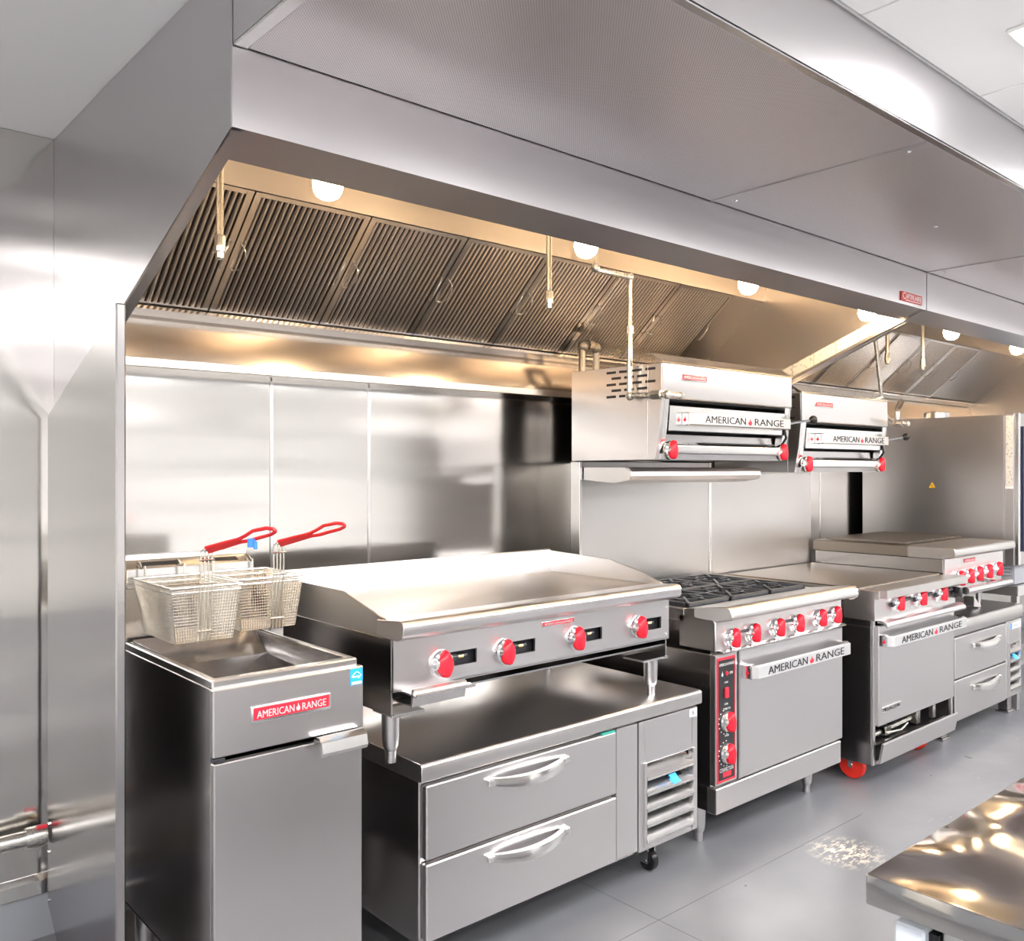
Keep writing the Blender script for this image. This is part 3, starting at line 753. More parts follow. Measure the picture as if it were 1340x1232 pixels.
t = thing('chef_base', 'low refrigerated chef base with two wide drawers under the griddle', 'chef base', (2.15, 2.5, 0))
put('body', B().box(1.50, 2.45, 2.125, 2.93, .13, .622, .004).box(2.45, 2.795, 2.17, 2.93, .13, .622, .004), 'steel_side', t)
put('worktop', B().prism('x', [(2.095, .622), (2.090, .628), (2.090, .668), (2.098, .676), (2.95, .676), (2.95, .62), (2.12, .62)], 1.485, 2.805, .002), 'top', t)
for (z0, z1) in ((.388, .606), (.150, .376)):
    dr = put('drawer', B().box(1.508, 2.325, 2.098, 2.124, z0, z1, .004), 'steel', t)
    bow_handle(dr, 1.745, 2.07, 2.098, (z0 + z1) / 2 + .068, .04, .032)
put('door_film', B().box(2.255, 2.318, 2.099, 2.112, .6065, .612), 'teal', t, label='strip of teal film')
put('end_post', B().box(2.333, 2.445, 2.104, 2.124, .15, .612, .003), 'steel', t)
gp = put('grille_panel', B().box(2.452, 2.485, 2.104, 2.124, .14, .612, .003).box(2.76, 2.795, 2.104, 2.124, .14, .612, .003).box(2.485, 2.76, 2.104, 2.124, .455, .612, .003).box(2.485, 2.76, 2.104, 2.124, .14, .163, .003), 'steel', t)
louver(gp, 2.487, 2.758, 2.100, .165, .45, 5, 3)
put('label_plate', B().box(2.745, 2.788, 2.1025, 2.104, .578, .607), 'whiteink', t, label='white sticker with dark mark')
lb = B(); letter(lb, 'R', (2.760, 2.1022, .583), (.014, 0, 0), (0, 0, .018)); put('print', lb, 'ink', bpy.data.objects[t.children[-1].name])
for (x, y) in ((1.56, 2.2), (1.56, 2.85), (2.62, 2.2), (2.62, 2.85)):
    c = put('caster', B().lathe([(.036, -.015), (.040, -.008), (.040, .008), (.036, .015)], (x, y, .040), 'x', 18), 'black', t, label='black caster wheel')
    put('fork', B().box(x - .022, x - .018, y - .012, y + .03, .03, .13).box(x + .018, x + .022, y - .012, y + .03, .03, .13).box(x - .03, x + .03, y - .03, y + .04, .124, .131).tube([(x - .024, y, .04), (x + .024, y, .04)], .006, 8), 'chrome', c)

# ================================================================== GRIDDLE
t = thing('griddle', 'long countertop gas griddle with four red knobs on the chef base', 'griddle', (2.03, 2.45, .676))
gx0, gx1 = 1.41, 2.645
put('side_panel', B().box(gx0, gx0 + .006, 2.135, 2.80, .82, 1.04, .001), 'steel_side', t)
put('side_panel', B().box(gx1 - .006, gx1, 2.135, 2.80, .82, 1.04, .001), 'steel_side', t)
put('back_panel', B().box(gx0, gx1, 2.794, 2.80, .82, 1.04), 'steel_side', t)
put('bottom_panel', B().box(gx0 + .006, gx1 - .006, 2.15, 2.79, .86, .866), 'steel_side', t)
# control panel: sheet with four real slots is built from strips around them
slots = [(1.60, .952), (1.845, .954), (2.163, .956), (2.485, .956)]
cp = B()
za, zb_ = .893, 1.042
cp.box(gx0, gx1, 2.124, 2.132, za, .935); cp.box(gx0, gx1, 2.124, 2.132, .978, zb_)
xs = [gx0] + [v for s in slots for v in (s[0] - .01, s[0] + .115)] + [gx1]
for i in range(0, len(xs), 2):
    if xs[i + 1] > xs[i]: cp.box(xs[i], xs[i + 1], 2.124, 2.132, .935, .978)
cp.box(gx0, gx1, 2.124, 2.15, za - .003, za + .002)
put('control_panel', cp, 'steel', t)
for (x, z) in slots:
    put('valve_recess', B().box(x - .01, x + .125, 2.15, 2.154, .925, .99), 'dark', t)
    v = B().tube([(x + .03, 2.146, .957), (x + .09, 2.146, .957)], .008, 8); v.box(x + .02, x + .05, 2.140, 2.152, .944, .970, .002)
    put('valve', v, 'iron', t)
    put('valve_tip', B().lathe([(.006, 0), (.006, .02)], (x + .055, 2.142, .957), 'x', 8), 'brass', t)
    knob(t, x - .022, 2.124, z - .002, 0, 1.0)
badge(t, 1.985, 2.135, 2.124, 1.018, .018)
for z in (.91, 1.01): put('screw', B().lathe([(.007, 0), (.006, .003), (.002, .004)], (2.63, 2.124, z), 'y', 8), 'chrome', t)
# rolled front trough edge
put('front_trough', B().prism('x', [(2.078, 1.050), (2.068, 1.060), (2.066, 1.085), (2.074, 1.096), (2.09, 1.099), (2.205, 1.090), (2.205, 1.040), (2.10, 1.040)], gx0 - .004, gx1 + .004, .002), 'steel', t)
put('cooking_plate', B().box(gx0 + .008, gx1 - .008, 2.2, 2.765, 1.060, 1.088, .002), 'plate', t)
put('splash_guard', B().prism('x', [(2.755, 1.042), (2.765, 1.175), (2.77, 1.183), (2.79, 1.183), (2.795, 1.175), (2.795, 1.042)], gx0, gx1), 'steel', t)
put('splash_guard', B().prism('x', [(2.79, 1.04), (2.79, 1.172), (2.76, 1.155), (2.40, 1.152), (2.20, 1.10), (2.17, 1.095), (2.14, 1.085), (2.14, 1.04)], gx0, gx0 + .007, .001), 'top', t)
put('splash_guard', B().prism('x', [(2.79, 1.04), (2.79, 1.183), (2.76, 1.178), (2.42, 1.165), (2.25, 1.13), (2.16, 1.10), (2.14, 1.085), (2.14, 1.04)], gx1 - .007, gx1, .001), 'top', t)
d = put('grease_drawer', B().prism('x', [(2.075, .905), (2.065, .900), (2.075, .853), (2.30, .853), (2.30, .857), (2.08, .857), (2.078, .885), (2.30, .885), (2.30, .89), (2.08, .89)], 1.44, 1.63), 'steel', t)
put('drawer_lip', B().strip('x', [(2.075, .892), (2.050, .888), (2.046, .895)], 1.435, 1.648, .004), 'bright', d)
for (x, y) in ((1.435, 2.175), (2.60, 2.175), (1.435, 2.74), (2.60, 2.74)):
    lg = leg(t, x, y, .676, .82, .026)
    put('bracket', B().box(max(gx0, x - .09) if x > 2 else gx0, min(gx1, x + .09) if x < 2 else gx1, y - .045, y + .06, .815, .824, .002), 'chrome', lg)

# ================================================================== CONVECTION RANGE (1)
rx0, rx1 = 2.93, 3.915
t = thing('convection_range', 'stainless convection range with open burners and black control strip', 'range', (3.42, 2.5, 0))
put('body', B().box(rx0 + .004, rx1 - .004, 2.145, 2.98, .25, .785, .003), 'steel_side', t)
put('kick_panel', B().box(rx0 + .005, rx1 - .004, 2.118, 2.165, .148, .25, .003), 'steel', t)
put('kick_channel', B().box(rx0 + .01, rx1 - .01, 2.165, 2.96, .15, .25, .002), 'steel_side', t)
put('panel_strip', B().box(rx0, 3.078, 2.118, 2.146, .262, .785, .003), 'steel', t)
o = put('control_strip', B().box(rx0 + .008, 3.062, 2.1165, 2.119, .272, .772), 'badge_red', t, label='black control strip edged in red')
put('strip_face', B().box(rx0 + .016, 3.055, 2.1155, 2.118, .281, .762), 'panel_black', o)
lb = B(); yy = 2.1148
letter(lb, 'AMERICAN RANGE', (2.95, yy, .738), (.10, 0, 0), (0, 0, .011))
letter(lb, 'ON', (3.02, yy, .700), (.02, 0, 0), (0, 0, .011)); flame(lb, (2.965, yy, .696), (.012, 0, 0), (0, 0, .022))
letter(lb, 'COOK', (2.985, yy, .667), (.024, 0, 0), (0, 0, .007)); letter(lb, 'COOL', (2.985, yy, .580), (.024, 0, 0), (0, 0, .007))
letter(lb, 'TEMPERATURE', (2.975, yy, .560), (.05, 0, 0), (0, 0, .008)); letter(lb, 'TIMER', (2.985, yy, .452), (.03, 0, 0), (0, 0, .008))
letter(lb, 'CONVECTION', (2.953, yy, .313), (.092, 0, 0), (0, 0, .016))
for (zc) in (.513, .385):
    for k in range(14):
        a = R(-60 + 300 * k / 13 + 180 + 60 - 90)
        cx_, cz_ = 2.997 + .050 * math.cos(a), zc + .050 * math.sin(a)
        lb.box(cx_ - .003, cx_ + .003, yy, yy + .0006, cz_ - .002, cz_ + .002)
put('lettering', lb, 'whiteink', o)
put('indicator', B().lathe([(.009, 0), (.008, .004), (.002, .006)], (3.0, 2.1155, .706), 'y', 12), 'badge_red', o, label='red indicator lamp')
put('switch', B().box(2.985, 3.008, 2.108, 2.116, .608, .650, .002), 'badge_red', o, label='red rocker switch')
put('emblem', B().box(2.975, 3.03, 2.1145, 2.116, .291, .310), 'badge_red', o)
knob(t, 2.997, 2.116, .513, 0, 1.0); knob(t, 2.997, 2.116, .385, 0, 1.0)
d = put('door', B().box(3.085, rx1, 2.112, 2.144, .262, .785, .004), 'steel', t)
name_handle(d, 3.105, 3.885, 2.112, 2.045, .690 + .01)
# knob panel and shelf lip
kp = [(2.118, .800), (2.118, .915), (2.14, .93), (2.30, .93), (2.30, .80)]
put('knob_panel', B().prism('x', kp, rx0, rx1, .003), 'steel', t)
put('shelf_lip', B().prism('x', [(2.100, .789), (2.094, .797), (2.110, .803), (2.16, .803), (2.16, .786), (2.115, .786)], rx0 + .02, rx1 + .004, .001), 'bright', t)
for x, z in ((3.035, .848), (3.178, .851), (3.360, .852), (3.515, .853), (3.705, .855), (3.836, .855)): knob(t, x, 2.118, z - .004, 0, .98)
put('pilot_tube', B().tube([(3.05, 2.112, .862), (3.2, 2.112, .864)], .006, 6).tube([(3.37, 2.112, .866), (3.54, 2.112, .868)], .006, 6).tube([(3.71, 2.112, .868), (3.85, 2.112, .868)], .006, 6), 'dark', t)
put('front_ledge', B().prism('x', [(2.040, .935), (2.034, .945), (2.046, .975), (2.058, .983), (2.075, .985), (2.275, .955), (2.275, .925), (2.115, .92)], rx0, rx1, .002), 'top', t)
put('ledge_cap', B().lathe([(.034, 0), (.034, .012), (.027, .018)], (rx1 + .002, 2.073, .952), 'x', 20), 'bright', t)
put('ledge_cap', B().prism('x', [(2.042, .938), (2.037, .946), (2.048, .974), (2.060, .982), (2.22, .962), (2.22, .926), (2.115, .922)], rx0 - .003, rx0), 'alu', t, label='folded end of the front ledge, paled as if lit')  # paler satin metal here stands in for light on the ledge end
# burners and grates
put('burner_pan', B().box(rx0 + .01, rx1 - .01, 2.28, 2.88, .905, .92), 'dark', t)
put('top_frame', B().box(rx0, rx0 + .03, 2.275, 2.9, .90, .955, .003).box(rx1 - .03, rx1, 2.275, 2.9, .90, .955, .003).box(rx0, rx1, 2.87, 2.9, .90, .955, .003), 'steel', t)
gw = (rx1 - rx0 - .068) / 3; gd = .29
for i in range(3):
    for j in range(2):
        xa = rx0 + .034 + gw * i + .003; xb = xa + gw - .006; ya = 2.282 + gd * j + .003; yb = ya + gd - .006; xm = (xa + xb) / 2; ym = (ya + yb) / 2
        g = B(); z0, z1 = .948, .972; w2 = .007
        g.box(xa, xb, ya, ya + .014, z0, z1, .003).box(xa, xb, yb - .014, yb, z0, z1, .003).box(xa, xa + .014, ya, yb, z0, z1, .003).box(xb - .014, xb, ya, yb, z0, z1, .003)
        for k in range(8):
            a = PI / 4 * k
            dx, dy = math.cos(a), math.sin(a)
            r1_ = min((xb - xa) / 2 / max(abs(dx), 1e-3), (yb - ya) / 2 / max(abs(dy), 1e-3)) - .007
            p0 = Vector((xm + dx * .045, ym + dy * .045, 0)); p1 = Vector((xm + dx * r1_, ym + dy * r1_, 0)); nn = Vector((-dy, dx, 0)) * .006
            vs = [(p0 + nn) + Vector((0, 0, z0)), (p0 - nn) + Vector((0, 0, z0)), (p1 - nn) + Vector((0, 0, z0 - .01)), (p1 + nn) + Vector((0, 0, z0 - .01)), (p0 + nn) + Vector((0, 0, z1 + .004)), (p0 - nn) + Vector((0, 0, z1 + .004)), (p1 - nn) + Vector((0, 0, z1)), (p1 + nn) + Vector((0, 0, z1))]
            g.add(vs, [(0, 1, 2, 3), (7, 6, 5, 4), (0, 4, 5, 1), (1, 5, 6, 2), (2, 6, 7, 3), (3, 7, 4, 0)])
        for k in range(16):
            a0, a1 = 2 * PI * k / 16, 2 * PI * (k + 1) / 16
            vs = []
            for a in (a0, a1):
                for r_ in (.078, .09):
                    for z in (z0, z1): vs.append((xm + r_ * math.cos(a), ym + r_ * math.sin(a), z))
            g.add(vs, [(0, 1, 3, 2), (4, 6, 7, 5), (1, 5, 7, 3), (0, 2, 6, 4), (0, 4, 5, 1), (2, 3, 7, 6)])
        gr = put('grate', g, 'iron', t)
        put('burner', B().lathe([(.06, .918), (.06, .932), (.045, .938), (.045, .946), (.03, .95)], (xm, ym, 0), 'z', 18), 'iron', gr)
for (x, y) in ((2.985, 2.24), (3.815, 2.24), (2.985, 2.9), (3.815, 2.9)): leg(t, x, y, 0, .150, .026)
# back riser carrying the salamander and its shelf
put('riser_panel', B().box(rx0 + .03, rx1 + .06, 2.905, 2.93, .93, 1.562, .002), 'top', t)
put('hidden_riser_reflector', B().box(3.2, 3.9, 2.931, 3.19, .92, 1.56, .003), 'bright', t)  # unseen box added behind the riser to lighten the wall's reflection
put('riser_post', B().box(rx0 + .012, rx0 + .03, 2.885, 2.945, .90, 1.562, .002), 'bright', t)
put('riser_post', B().box(rx1 + .04, rx1 + .062, 2.90, 2.945, .90, 1.562, .002), 'bright', t)
sh = [(2.906, 1.535), (2.625, 1.535), (2.605, 1.530), (2.592, 1.517), (2.590, 1.497), (2.600, 1.478), (2.70, 1.462), (2.706, 1.466), (2.610, 1.484), (2.60, 1.500), (2.604, 1.517), (2.625, 1.526), (2.906, 1.528)]
s = put('riser_shelf', B().prism('x', sh, rx0 + .04, rx1 + .055), 'steel', t)
put('shelf_end', B().prism('x', [(2.906, 1.533), (2.625, 1.533), (2.597, 1.517), (2.592, 1.497), (2.602, 1.480), (2.70, 1.464), (2.906, 1.48)], rx0 + .036, rx0 + .042), 'steel', s)

# ================================================================== SALAMANDER BROILERS
def salamander(x0, x1, dz, dy, label):
    t = thing('salamander_broiler', label, 'salamander', ((x0 + x1) / 2, 2.68 + dy, 1.565 + dz), 'salamander broilers')
    def yz(l): return [(y + dy, z + dz) for y, z in l]
    # side sheets, back, top, roof flap
    side = yz([(2.94, 1.566), (2.94, 1.982), (2.405, 1.978), (2.402, 1.83), (2.415, 1.70), (2.44, 1.568)])
    sp = put('side_panel', B().prism('x', side, x0, x0 + .02, .001), 'steel', t)
    for r_, (z, offs) in enumerate(((1.958, 0), (1.931, .03), (1.904, 0), (1.877, .03), (1.850, 0))):   # vent slots
        for k in range(4):
            yc = 2.69 - .075 * k - offs
            if yc > 2.44: put('vent_slot', B().box(x0 - .0008, x0 + .002, yc - .028 + dy, yc + .028 + dy, z - .0055 + dz, z + .0055 + dz), 'dark', sp)
    put('seam', B().box(x0 - .001, x0 + .001, 2.478 + dy, 2.4805 + dy, 1.57 + dz, 1.975 + dz), 'bright', sp)
    put('side_panel', B().prism('x', side, x1 - .02, x1, .001), 'steel_side', t)
    put('back_panel', B().box(x0 + .02, x1 - .02, 2.93 + dy, 2.94 + dy, 1.57 + dz, 1.98 + dz), 'steel_side', t)
    put('hidden_reflector', B().box(x0 + .26, x1 - .03, 2.941 + dy, 3.04 + dy, 1.58 + dz, 1.93 + dz, .003), 'bright', t)  # added out of view; bright sides lift the dark gap mirrored in the wall
    put('top_panel', B().box(x0 + .02, x1 - .02, 2.42 + dy, 2.93 + dy, 1.97 + dz, 1.98 + dz), 'steel', t)
    put('roof_flap', B().prism('x', yz([(2.392, 1.979), (2.394, 1.984), (2.46, 2.026), (2.475, 2.026), (2.475, 2.022), (2.462, 2.022), (2.42, 1.981)]), x0 - .008, x1 + .004), 'baffle', t)
    put('bottom_panel', B().box(x0 + .02, x1 - .02, 2.46 + dy, 2.93 + dy, 1.568 + dz, 1.576 + dz), 'steel_side', t)
    put('front_header', B().prism('x', yz([(2.398, 1.978), (2.396, 1.835), (2.402, 1.828), (2.43, 1.828), (2.43, 1.978)]), x0 + .001, x1 - .001, .001), 'steel', t)
    badge(t, x0 + .12, x0 + .30, 2.397 + dy, 1.925 + dz, .028)
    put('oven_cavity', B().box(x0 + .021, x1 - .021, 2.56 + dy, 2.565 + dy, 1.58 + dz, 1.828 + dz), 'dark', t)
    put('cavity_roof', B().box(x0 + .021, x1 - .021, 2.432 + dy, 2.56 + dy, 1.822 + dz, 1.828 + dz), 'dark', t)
    put('front_jamb', B().prism('x', yz([(2.402, 1.83), (2.415, 1.70), (2.44, 1.568), (2.47, 1.568), (2.44, 1.83)]), x0 + .0205, x0 + .05), 'bright', t)
    put('front_jamb', B().prism('x', yz([(2.402, 1.83), (2.415, 1.70), (2.44, 1.568), (2.47, 1.568), (2.44, 1.83)]), x1 - .05, x1 - .0205), 'bright', t)
    # sliding grid carriage with the lettered bar
    put('rack_front', B().prism('x', yz([(2.402, 1.80), (2.404, 1.694), (2.412, 1.690), (2.414, 1.80)]), x0 + .055, x1 - .055, .001), 'bright', t)
    put('grid_rack', B().box(x0 + .055, x1 - .055, 2.415 + dy, 2.545 + dy, 1.74 + dz, 1.745 + dz), 'iron', t)
    name_handle(t, x0 + .14, x1 - .075, 2.402 + dy, 2.345 + dy, 1.745 + dz, .048)
    lv = put('lever', B().tube([(x1 - .085, 2.352 + dy, 1.75 + dz), (x1 + .03, 2.335 + dy, 1.765 + dz), (x1 + .065, 2.325 + dy, 1.77 + dz)], .006, 8), 'chrome', t)
    put('lever_ball', B().ball((x1 + .072, 2.322 + dy, 1.772 + dz), .021), 'black', lv, label='black ball end')
    put('side_arm', B().tube([(x1 - .06, 2.40 + dy, 1.72 + dz), (x1 - .055, 2.395 + dy, 1.68 + dz), (x1 - .06, 2.42 + dy, 1.64 + dz)], .007, 6), 'black', t)
    put('lower_panel', B().box(x0 + .05, x1 - .05, 2.47 + dy, 2.476 + dy, 1.60 + dz, 1.68 + dz), 'steel_side', t)
    put('drip_tray', B().prism('x', yz([(2.405, 1.634), (2.40, 1.628), (2.408, 1.595), (2.55, 1.595), (2.55, 1.64), (2.43, 1.64)]), x0 + .10, x1 - .10, .002), 'bright', t)
    put('tray_rail', B().prism('x', yz([(2.420, 1.594), (2.43, 1.570), (2.47, 1.570), (2.47, 1.594)]), x0 + .03, x1 - .03), 'steel', t)
    put('tray_lip', B().box(x0 + .30, x1 - .14, 2.404 + dy, 2.45 + dy, 1.641 + dz, 1.646 + dz), 'dark', t)
    for x in (x0 + .075, x1 - .065): knob(t, x, 2.425 + dy, 1.608 + dz, 0, 1.0)
    return t
salamander(2.945, 3.945, 0, 0, 'wall height salamander broiler over the convection range, suppression pipe on its side')
salamander(4.132, 5.065, -.057, .055, 'lower salamander broiler over the hot top range, beyond the first one')

# ================================================================== HOT TOP RANGE (2)
hx0, hx1 = 4.09, 4.99
t = thing('hot_top_range', 'stainless hot top range on red casters with a gap under its oven door', 'range', (4.54, 2.5, 0))
put('body', B().box(hx0, hx0 + .025, 2.06, 2.92, .105, .905, .003).box(hx1 - .025, hx1, 2.06, 2.92, .105, .905, .003).box(hx0 + .025, hx1 - .025, 2.9, 2.92, .11, .905).box(hx0 + .025, hx1 - .025, 2.10, 2.9, .29, .30), 'steel_side', t)
put('side_seam', B().box(hx0 - .002, hx0, 2.065, 2.9, .765, .770), 'bright', t)
put('front_frame', B().box(hx0 + .001, hx0 + .024, 2.052, 2.062, .105, .80, .002), 'steel', t)
put('front_frame', B().box(hx1 - .024, hx1 - .001, 2.052, 2.062, .105, .80, .002), 'steel', t)
d = put('door', B().box(hx0 + .024, hx1 - .024, 2.035, 2.065, .292, .775, .004), 'steel', t)
name_handle(d, hx0 + .03, hx1 - .0, 2.035, 1.97, .706, .05)
put('model_plate', B().box(4.145, 4.34, 2.032, 2.035, .352, .380, .002), 'bright', d)
lb = B(); letter(lb, 'MEDALLION', (4.152, 2.0312, .358), (.17, 0, 0), (0, 0, .016)); put('print', lb, 'ink', d)
# open burner bay
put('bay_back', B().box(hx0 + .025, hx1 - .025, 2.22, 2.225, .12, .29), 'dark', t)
put('bay_floor', B().box(hx0 + .025, hx1 - .025, 2.07, 2.22, .185, .19), 'steel_side', t)
put('valve', B().tube([(4.2, 2.12, .215), (4.55, 2.12, .225), (4.6, 2.11, .235)], .013, 8).box(4.3, 4.36, 2.09, 2.14, .20, .245, .005).box(4.62, 4.66, 2.08, 2.12, .20, .285, .004).box(4.8, 4.83, 2.075, 2.10, .20, .285, .003).tube([(4.3, 2.09, .215), (4.45, 2.085, .205), (4.52, 2.085, .225)], .006, 6), 'pipe', t)
put('brass_fitting', B().lathe([(.016, 0), (.016, .04)], (4.30, 2.11, .222), 'x', 8), 'brass', t)
put('tilt_panel', B().prism('x', [(2.02, .215), (2.012, .210), (2.030, .115), (2.06, .105), (2.062, .12), (2.04, .13), (2.025, .212)], hx0 + .03, hx1 - .025, .001), 'steel', t)
kp = [(2.040, .80), (2.040, .905), (2.06, .912), (2.20, .912), (2.20, .80)]
put('knob_panel', B().prism('x', kp, hx0 - .003, hx1 + .003, .002), 'steel', t)
put('grip_rail', B().prism('x', [(2.012, .800), (2.000, .792), (1.994, .778), (1.998, .768), (2.008, .778), (2.015, .786), (2.045, .788), (2.045, .803)], hx0 + .03, hx1 + .03, .001), 'steel', t)
for x, z in ((4.30, .885), (4.545, .886), (4.79, .886)):
    knob(t, x, 2.040, z - .016, 0, 1.0)
    put('pilot_valve', B().tube([(x + .05, 2.03, z - .01), (x + .13, 2.03, z - .005)], .009, 6).tube([(x - .06, 2.035, z - .02), (x - .03, 2.035, z - .02)], .012, 6), 'iron', t)
k = put('black_knob', B().lathe([(.030, 0), (.032, .02), (.026, .045), (.010, .05)], (4.955, 2.04, .862), 'y', 16), 'black', t, label='black round knob with chrome edge')
put('front_ledge', B().box(hx0 + .01, hx1 + .03, 1.985, 2.10, .910, .951, .003), 'top', t)
put('hot_top', B().box(hx0 + .005, hx1 - .005, 2.12, 2.885, .915, .953, .003), 'plate', t)
put('ledge_joint', B().box(hx0 + .005, hx1 - .005, 2.10, 2.12, .91, .947), 'steel', t)
put('side_block', B().box(hx0 - .003, hx0 + .01, 2.02, 2.92, .905, .945, .002), 'steel', t)
put('riser_panel', B().box(3.985, 5.0, 2.905, 2.93, .94, 1.505, .002), 'top', t)
def red_caster(x, y):
    c = put('caster', B().lathe([(.048, -.019), (.062, -.017), (.066, -.010), (.066, .010), (.062, .017), (.048, .019)], (x, y, .066), 'x', 26), 'redwheel', t, label='red caster wheel')
    put('hub', B().lathe([(.011, -.028), (.011, .028)], (x, y, .066), 'x', 12), 'chrome', c)
    put('fork', B().prism('x', [(y - .007, .055), (y + .007, .055), (y + .022, .112), (y - .018, .112)], x - .026, x - .022).prism('x', [(y - .007, .055), (y + .007, .055), (y + .022, .112), (y - .018, .112)], x + .022, x + .026).box(x - .035, x + .035, y - .04, y + .04, .106, .112), 'chrome', c)
for (x, y) in ((4.159, 2.19), (4.84, 2.19), (4.159, 2.8), (4.84, 2.8)): red_caster(x, y)

# ================================================================== CHEF BASE 2 + RADIANT BROILER ON IT
t = thing('chef_base', 'far refrigerated chef base with two short drawers beyond the hot top range', 'chef base', (5.6, 2.5, 0))
put('body', B().box(5.06, 6.055, 2.10, 2.92, .11, .60, .004), 'steel_side', t)
put('worktop', B().prism('x', [(2.075, .600), (2.070, .606), (2.070, .676), (2.078, .684), (2.93, .684), (2.93, .60), (2.1, .60)], 5.04, 6.065, .002), 'top', t)
for (z0, z1) in ((.362, .590), (.125, .352)):
    dr = put('drawer', B().box(5.07, 5.80, 2.073, 2.099, z0, z1, .004), 'steel', t)
    bow_handle(dr, 5.30, 5.68, 2.073, (z0 + z1) / 2 + .045, .035, .04)
gp = put('grille_panel', B().box(5.81, 5.845, 2.075, 2.099, .13, .595, .003).box(6.02, 6.055, 2.075, 2.099, .13, .595, .003).box(5.845, 6.02, 2.075, 2.099, .455, .595, .003).box(5.845, 6.02, 2.075, 2.099, .13, .165, .003), 'steel', t)
louver(gp, 5.85, 6.015, 2.071, .17, .45, 5, 3)
o = put('name_sticker', B().box(5.87, 6.04, 2.073, 2.075, .545, .580), 'whiteink', t, label='small white and blue maker sticker')
put('sticker_edge', B().box(5.87, 5.895, 2.0725, 2.0735, .545, .580), 'tag_blue', o)
lb = B(); letter(lb, 'EVEREST', (5.905, 2.0722, .552), (.12, 0, 0), (0, 0, .02)); put('print', lb, 'grey_base', o)
for (x, y) in ((5.12, 2.18), (6.02, 2.16), (5.12, 2.85), (6.02, 2.85)):
    lg = put('foot', B().box(x - .03, x + .03, y - .03, y + .03, .012, .112, .004).box(x - .045, x + .045, y - .04, y + .04, 0, .014, .003), 'steel_side', t)

t = thing('countertop_broiler', 'countertop broiler with five red knobs on the far chef base', 'broiler', (5.4, 2.5, .684))
put('body', B().box(5.005, 5.83, 2.11, 2.88, .80, 1.03, .003), 'steel_side', t)
put('control_panel', B().box(5.005, 5.83, 2.10, 2.112, .885, 1.03, .002), 'steel', t)
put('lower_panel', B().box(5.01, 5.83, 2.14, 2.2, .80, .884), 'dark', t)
put('front_ledge', B().prism('x', [(2.045, 1.045), (2.04, 1.055), (2.042, 1.082), (2.052, 1.092), (2.30, 1.092), (2.30, 1.03), (2.11, 1.03), (2.105, 1.045)], 4.995, 5.86, .002), 'top', t)
put('top_plate', B().box(4.995, 5.84, 2.30, 2.89, 1.03, 1.092, .003), 'plate', t)
gr = B()
for k in range(40): gr.box(5.06 + .019 * k, 5.068 + .019 * k, 2.34, 2.84, 1.096, 1.108)
o = put('broiling_grid', gr, 'plate', t); o['kind'] = 'stuff'
badge(t, 5.24, 5.40, 2.10, 1.005, .026)
for x, z in ((5.16, .925), (5.285, .928), (5.41, .932), (5.55, .935), (5.70, .938)): knob(t, x, 2.10, z - .012, 0, 1.05)
put('hand_rail', B().tube([(5.0, 1.99, .868), (5.62, 1.99, .868)], .021, 14).tube([(5.58, 1.99, .868), (5.58, 2.105, .868)], .012, 8).tube([(5.05, 1.99, .868), (5.05, 2.105, .868)], .012, 8), 'bright', t)
for (x, y) in ((5.25, 2.2), (5.72, 2.2), (5.25, 2.8), (5.72, 2.8)): leg(t, x, y, .684, .80, .016)
put('drip_chute', B().prism('y', [(5.60, .70), (5.70, .688), (5.71, .692), (5.60, .76)], 2.18, 2.24), 'steel', t)

# ================================================================== COMBI OVEN ON STAND
t = thing('combi_oven', 'tall stainless combi oven with plain side, navy door and warning triangle', 'combi oven', (6.6, 2.65, .77))
ox = 6.10
put('side_panel', B().box(ox, ox + .02, 2.19, 3.14, .92, 1.873, .003), 'steel', t)
put('corner_strip', B().box(ox - .003, ox + .05, 2.132, 2.187, .915, 1.887, .003), 'steel', t)
put('front_edge', B().box(ox - .004, ox + .03, 2.100, 2.131, .915, 1.887, .006), 'bright', t)
put('front_frame', B().box(ox + .031, 7.0, 2.11, 2.19, .915, 1.885, .003), 'steel_side', t)
d = put('door', B().box(ox + .06, 6.78, 2.075, 2.109, 1.0, 1.80, .006), 'navy', t)
put('window', B().box(ox + .10, 6.68, 2.070, 2.076, 1.30, 1.72, .003), 'black', d)
put('handle', B().tube([(ox + .09, 2.075, 1.36), (ox + .09, 2.03, 1.36), (ox + .09, 2.03, 1.24), (ox + .09, 2.075, 1.24)], .012, 8), 'chrome', d)
put('roof', B().box(ox + .002, 7.0, 2.12, 3.14, 1.862, 1.874), 'steel', t)
put('body', B().box(ox + .02, 7.0, 2.2, 3.13, .92, 1.861), 'steel_side', t)
put('base_vent', B().box(ox + .03, 6.98, 2.14, 3.1, .79, .915, .002), 'grey_base', t)
bv = bpy.data.objects[t.children[-1].name]
for k in range(5): put('slat', B().strip('y', [(ox + .026, .80 + .022 * k), (ox + .020, .806 + .022 * k), (ox + .03, .818 + .022 * k)], 2.16, 2.30, .002), 'grey_base', t)
sp = put('spec_label', B().box(ox - .0045, ox - .003, 2.138, 2.180, 1.42, 1.868), 'paper2', t, label='long printed specification label')
put('label_tab', B().box(ox - .0046, ox - .003, 2.136, 2.184, 1.402, 1.418), 'whiteink', t)
tri = B().prism('x', [(2.668, 1.400), (2.622, 1.400), (2.645, 1.438)], ox - .0015, ox)
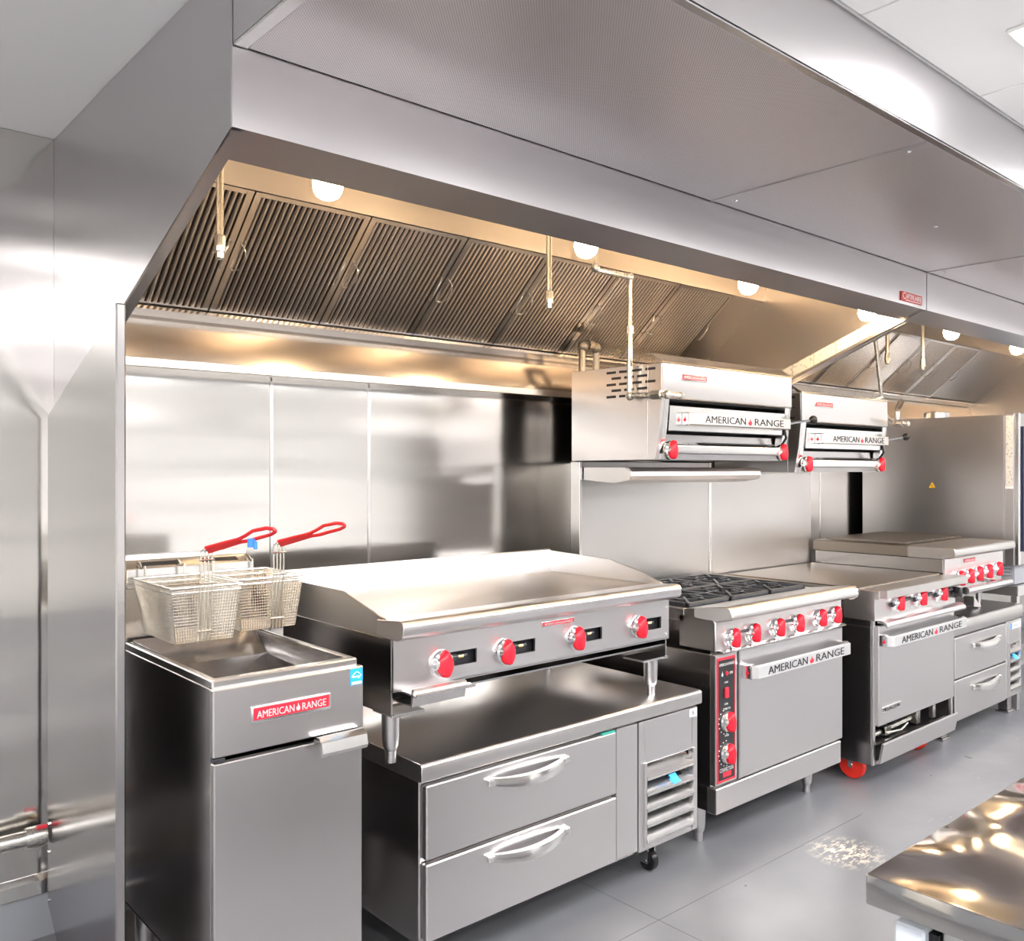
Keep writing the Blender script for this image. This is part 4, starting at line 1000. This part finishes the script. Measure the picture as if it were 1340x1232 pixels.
tr_ = put('warning_triangle', tri, 'yellow', t, label='yellow warning triangle')
bt = B().add([(ox - .002, 2.650, 1.430 - .004), (ox - .002, 2.641, 1.418), (ox - .002, 2.646, 1.417), (ox - .002, 2.642, 1.404), (ox - .002, 2.652, 1.419), (ox - .002, 2.647, 1.420)], [(0, 1, 2, 3, 4, 5)])
put('bolt', bt, 'ink', tr_)
put('vent_collar', B().lathe([(.085, 0), (.085, .05), (.078, .055), (.070, .055), (.07, .01)], (6.42, 2.75, 1.874), 'z', 22), 'bright', t)
put('vent_pipe', B().tube([(6.30, 2.98, 1.87), (6.30, 2.98, 1.95), (6.24, 2.92, 2.01)], .02, 10), 'pipe', t)
t = thing('oven_stand', 'steel stand carrying the combi oven', 'stand', (6.55, 2.6, 0))
st = B()
put('top_frame', B().box(6.105, 7.0, 2.11, 3.1, .72, .785, .003), 'steel', t)
for (x, y) in ((6.125, 2.135), (6.975, 2.135), (6.125, 3.07), (6.975, 3.07)): put('leg', B().box(x - .02, x + .02, y - .02, y + .02, 0, .72, .003), 'steel', t)
put('shelf', B().box(6.15, 6.95, 2.16, 3.05, .25, .27), 'steel', t)

# ================================================================== WORK TABLE IN FRONT (refrigerated worktop)
t = thing('worktop_fridge', 'stainless worktop fridge in the near corner reflecting warm hood lamps', 'prep counter', (2.0, .3, 0))
tx0, ty1 = 1.322, .676
put('worktop', B().box(tx0, 2.75, -.10, ty1, .852, .90, .004, 2), 'table', t)
put('body', B().box(tx0 + .06, 2.70, -.04, .585, .10, .848, .003), 'steel', t)
d = put('door', B().box(tx0 + .035, 1.95, .60, .648, .14, .826, .004), 'doorwhite', t, label='door edge with pale film')
put('gasket', B().box(tx0 + .05, 1.93, .585, .601, .15, .82), 'black', d)
put('door', B().box(1.96, 2.66, .60, .648, .14, .826, .004), 'doorwhite', t)
put('hinge', B().box(tx0 + .06, tx0 + .10, .59, .64, .828, .85, .002), 'bright', d)
for (x, y) in ((1.45, .05), (2.6, .05), (1.45, .52), (2.6, .52)): leg(t, x, y, 0, .10, .022)
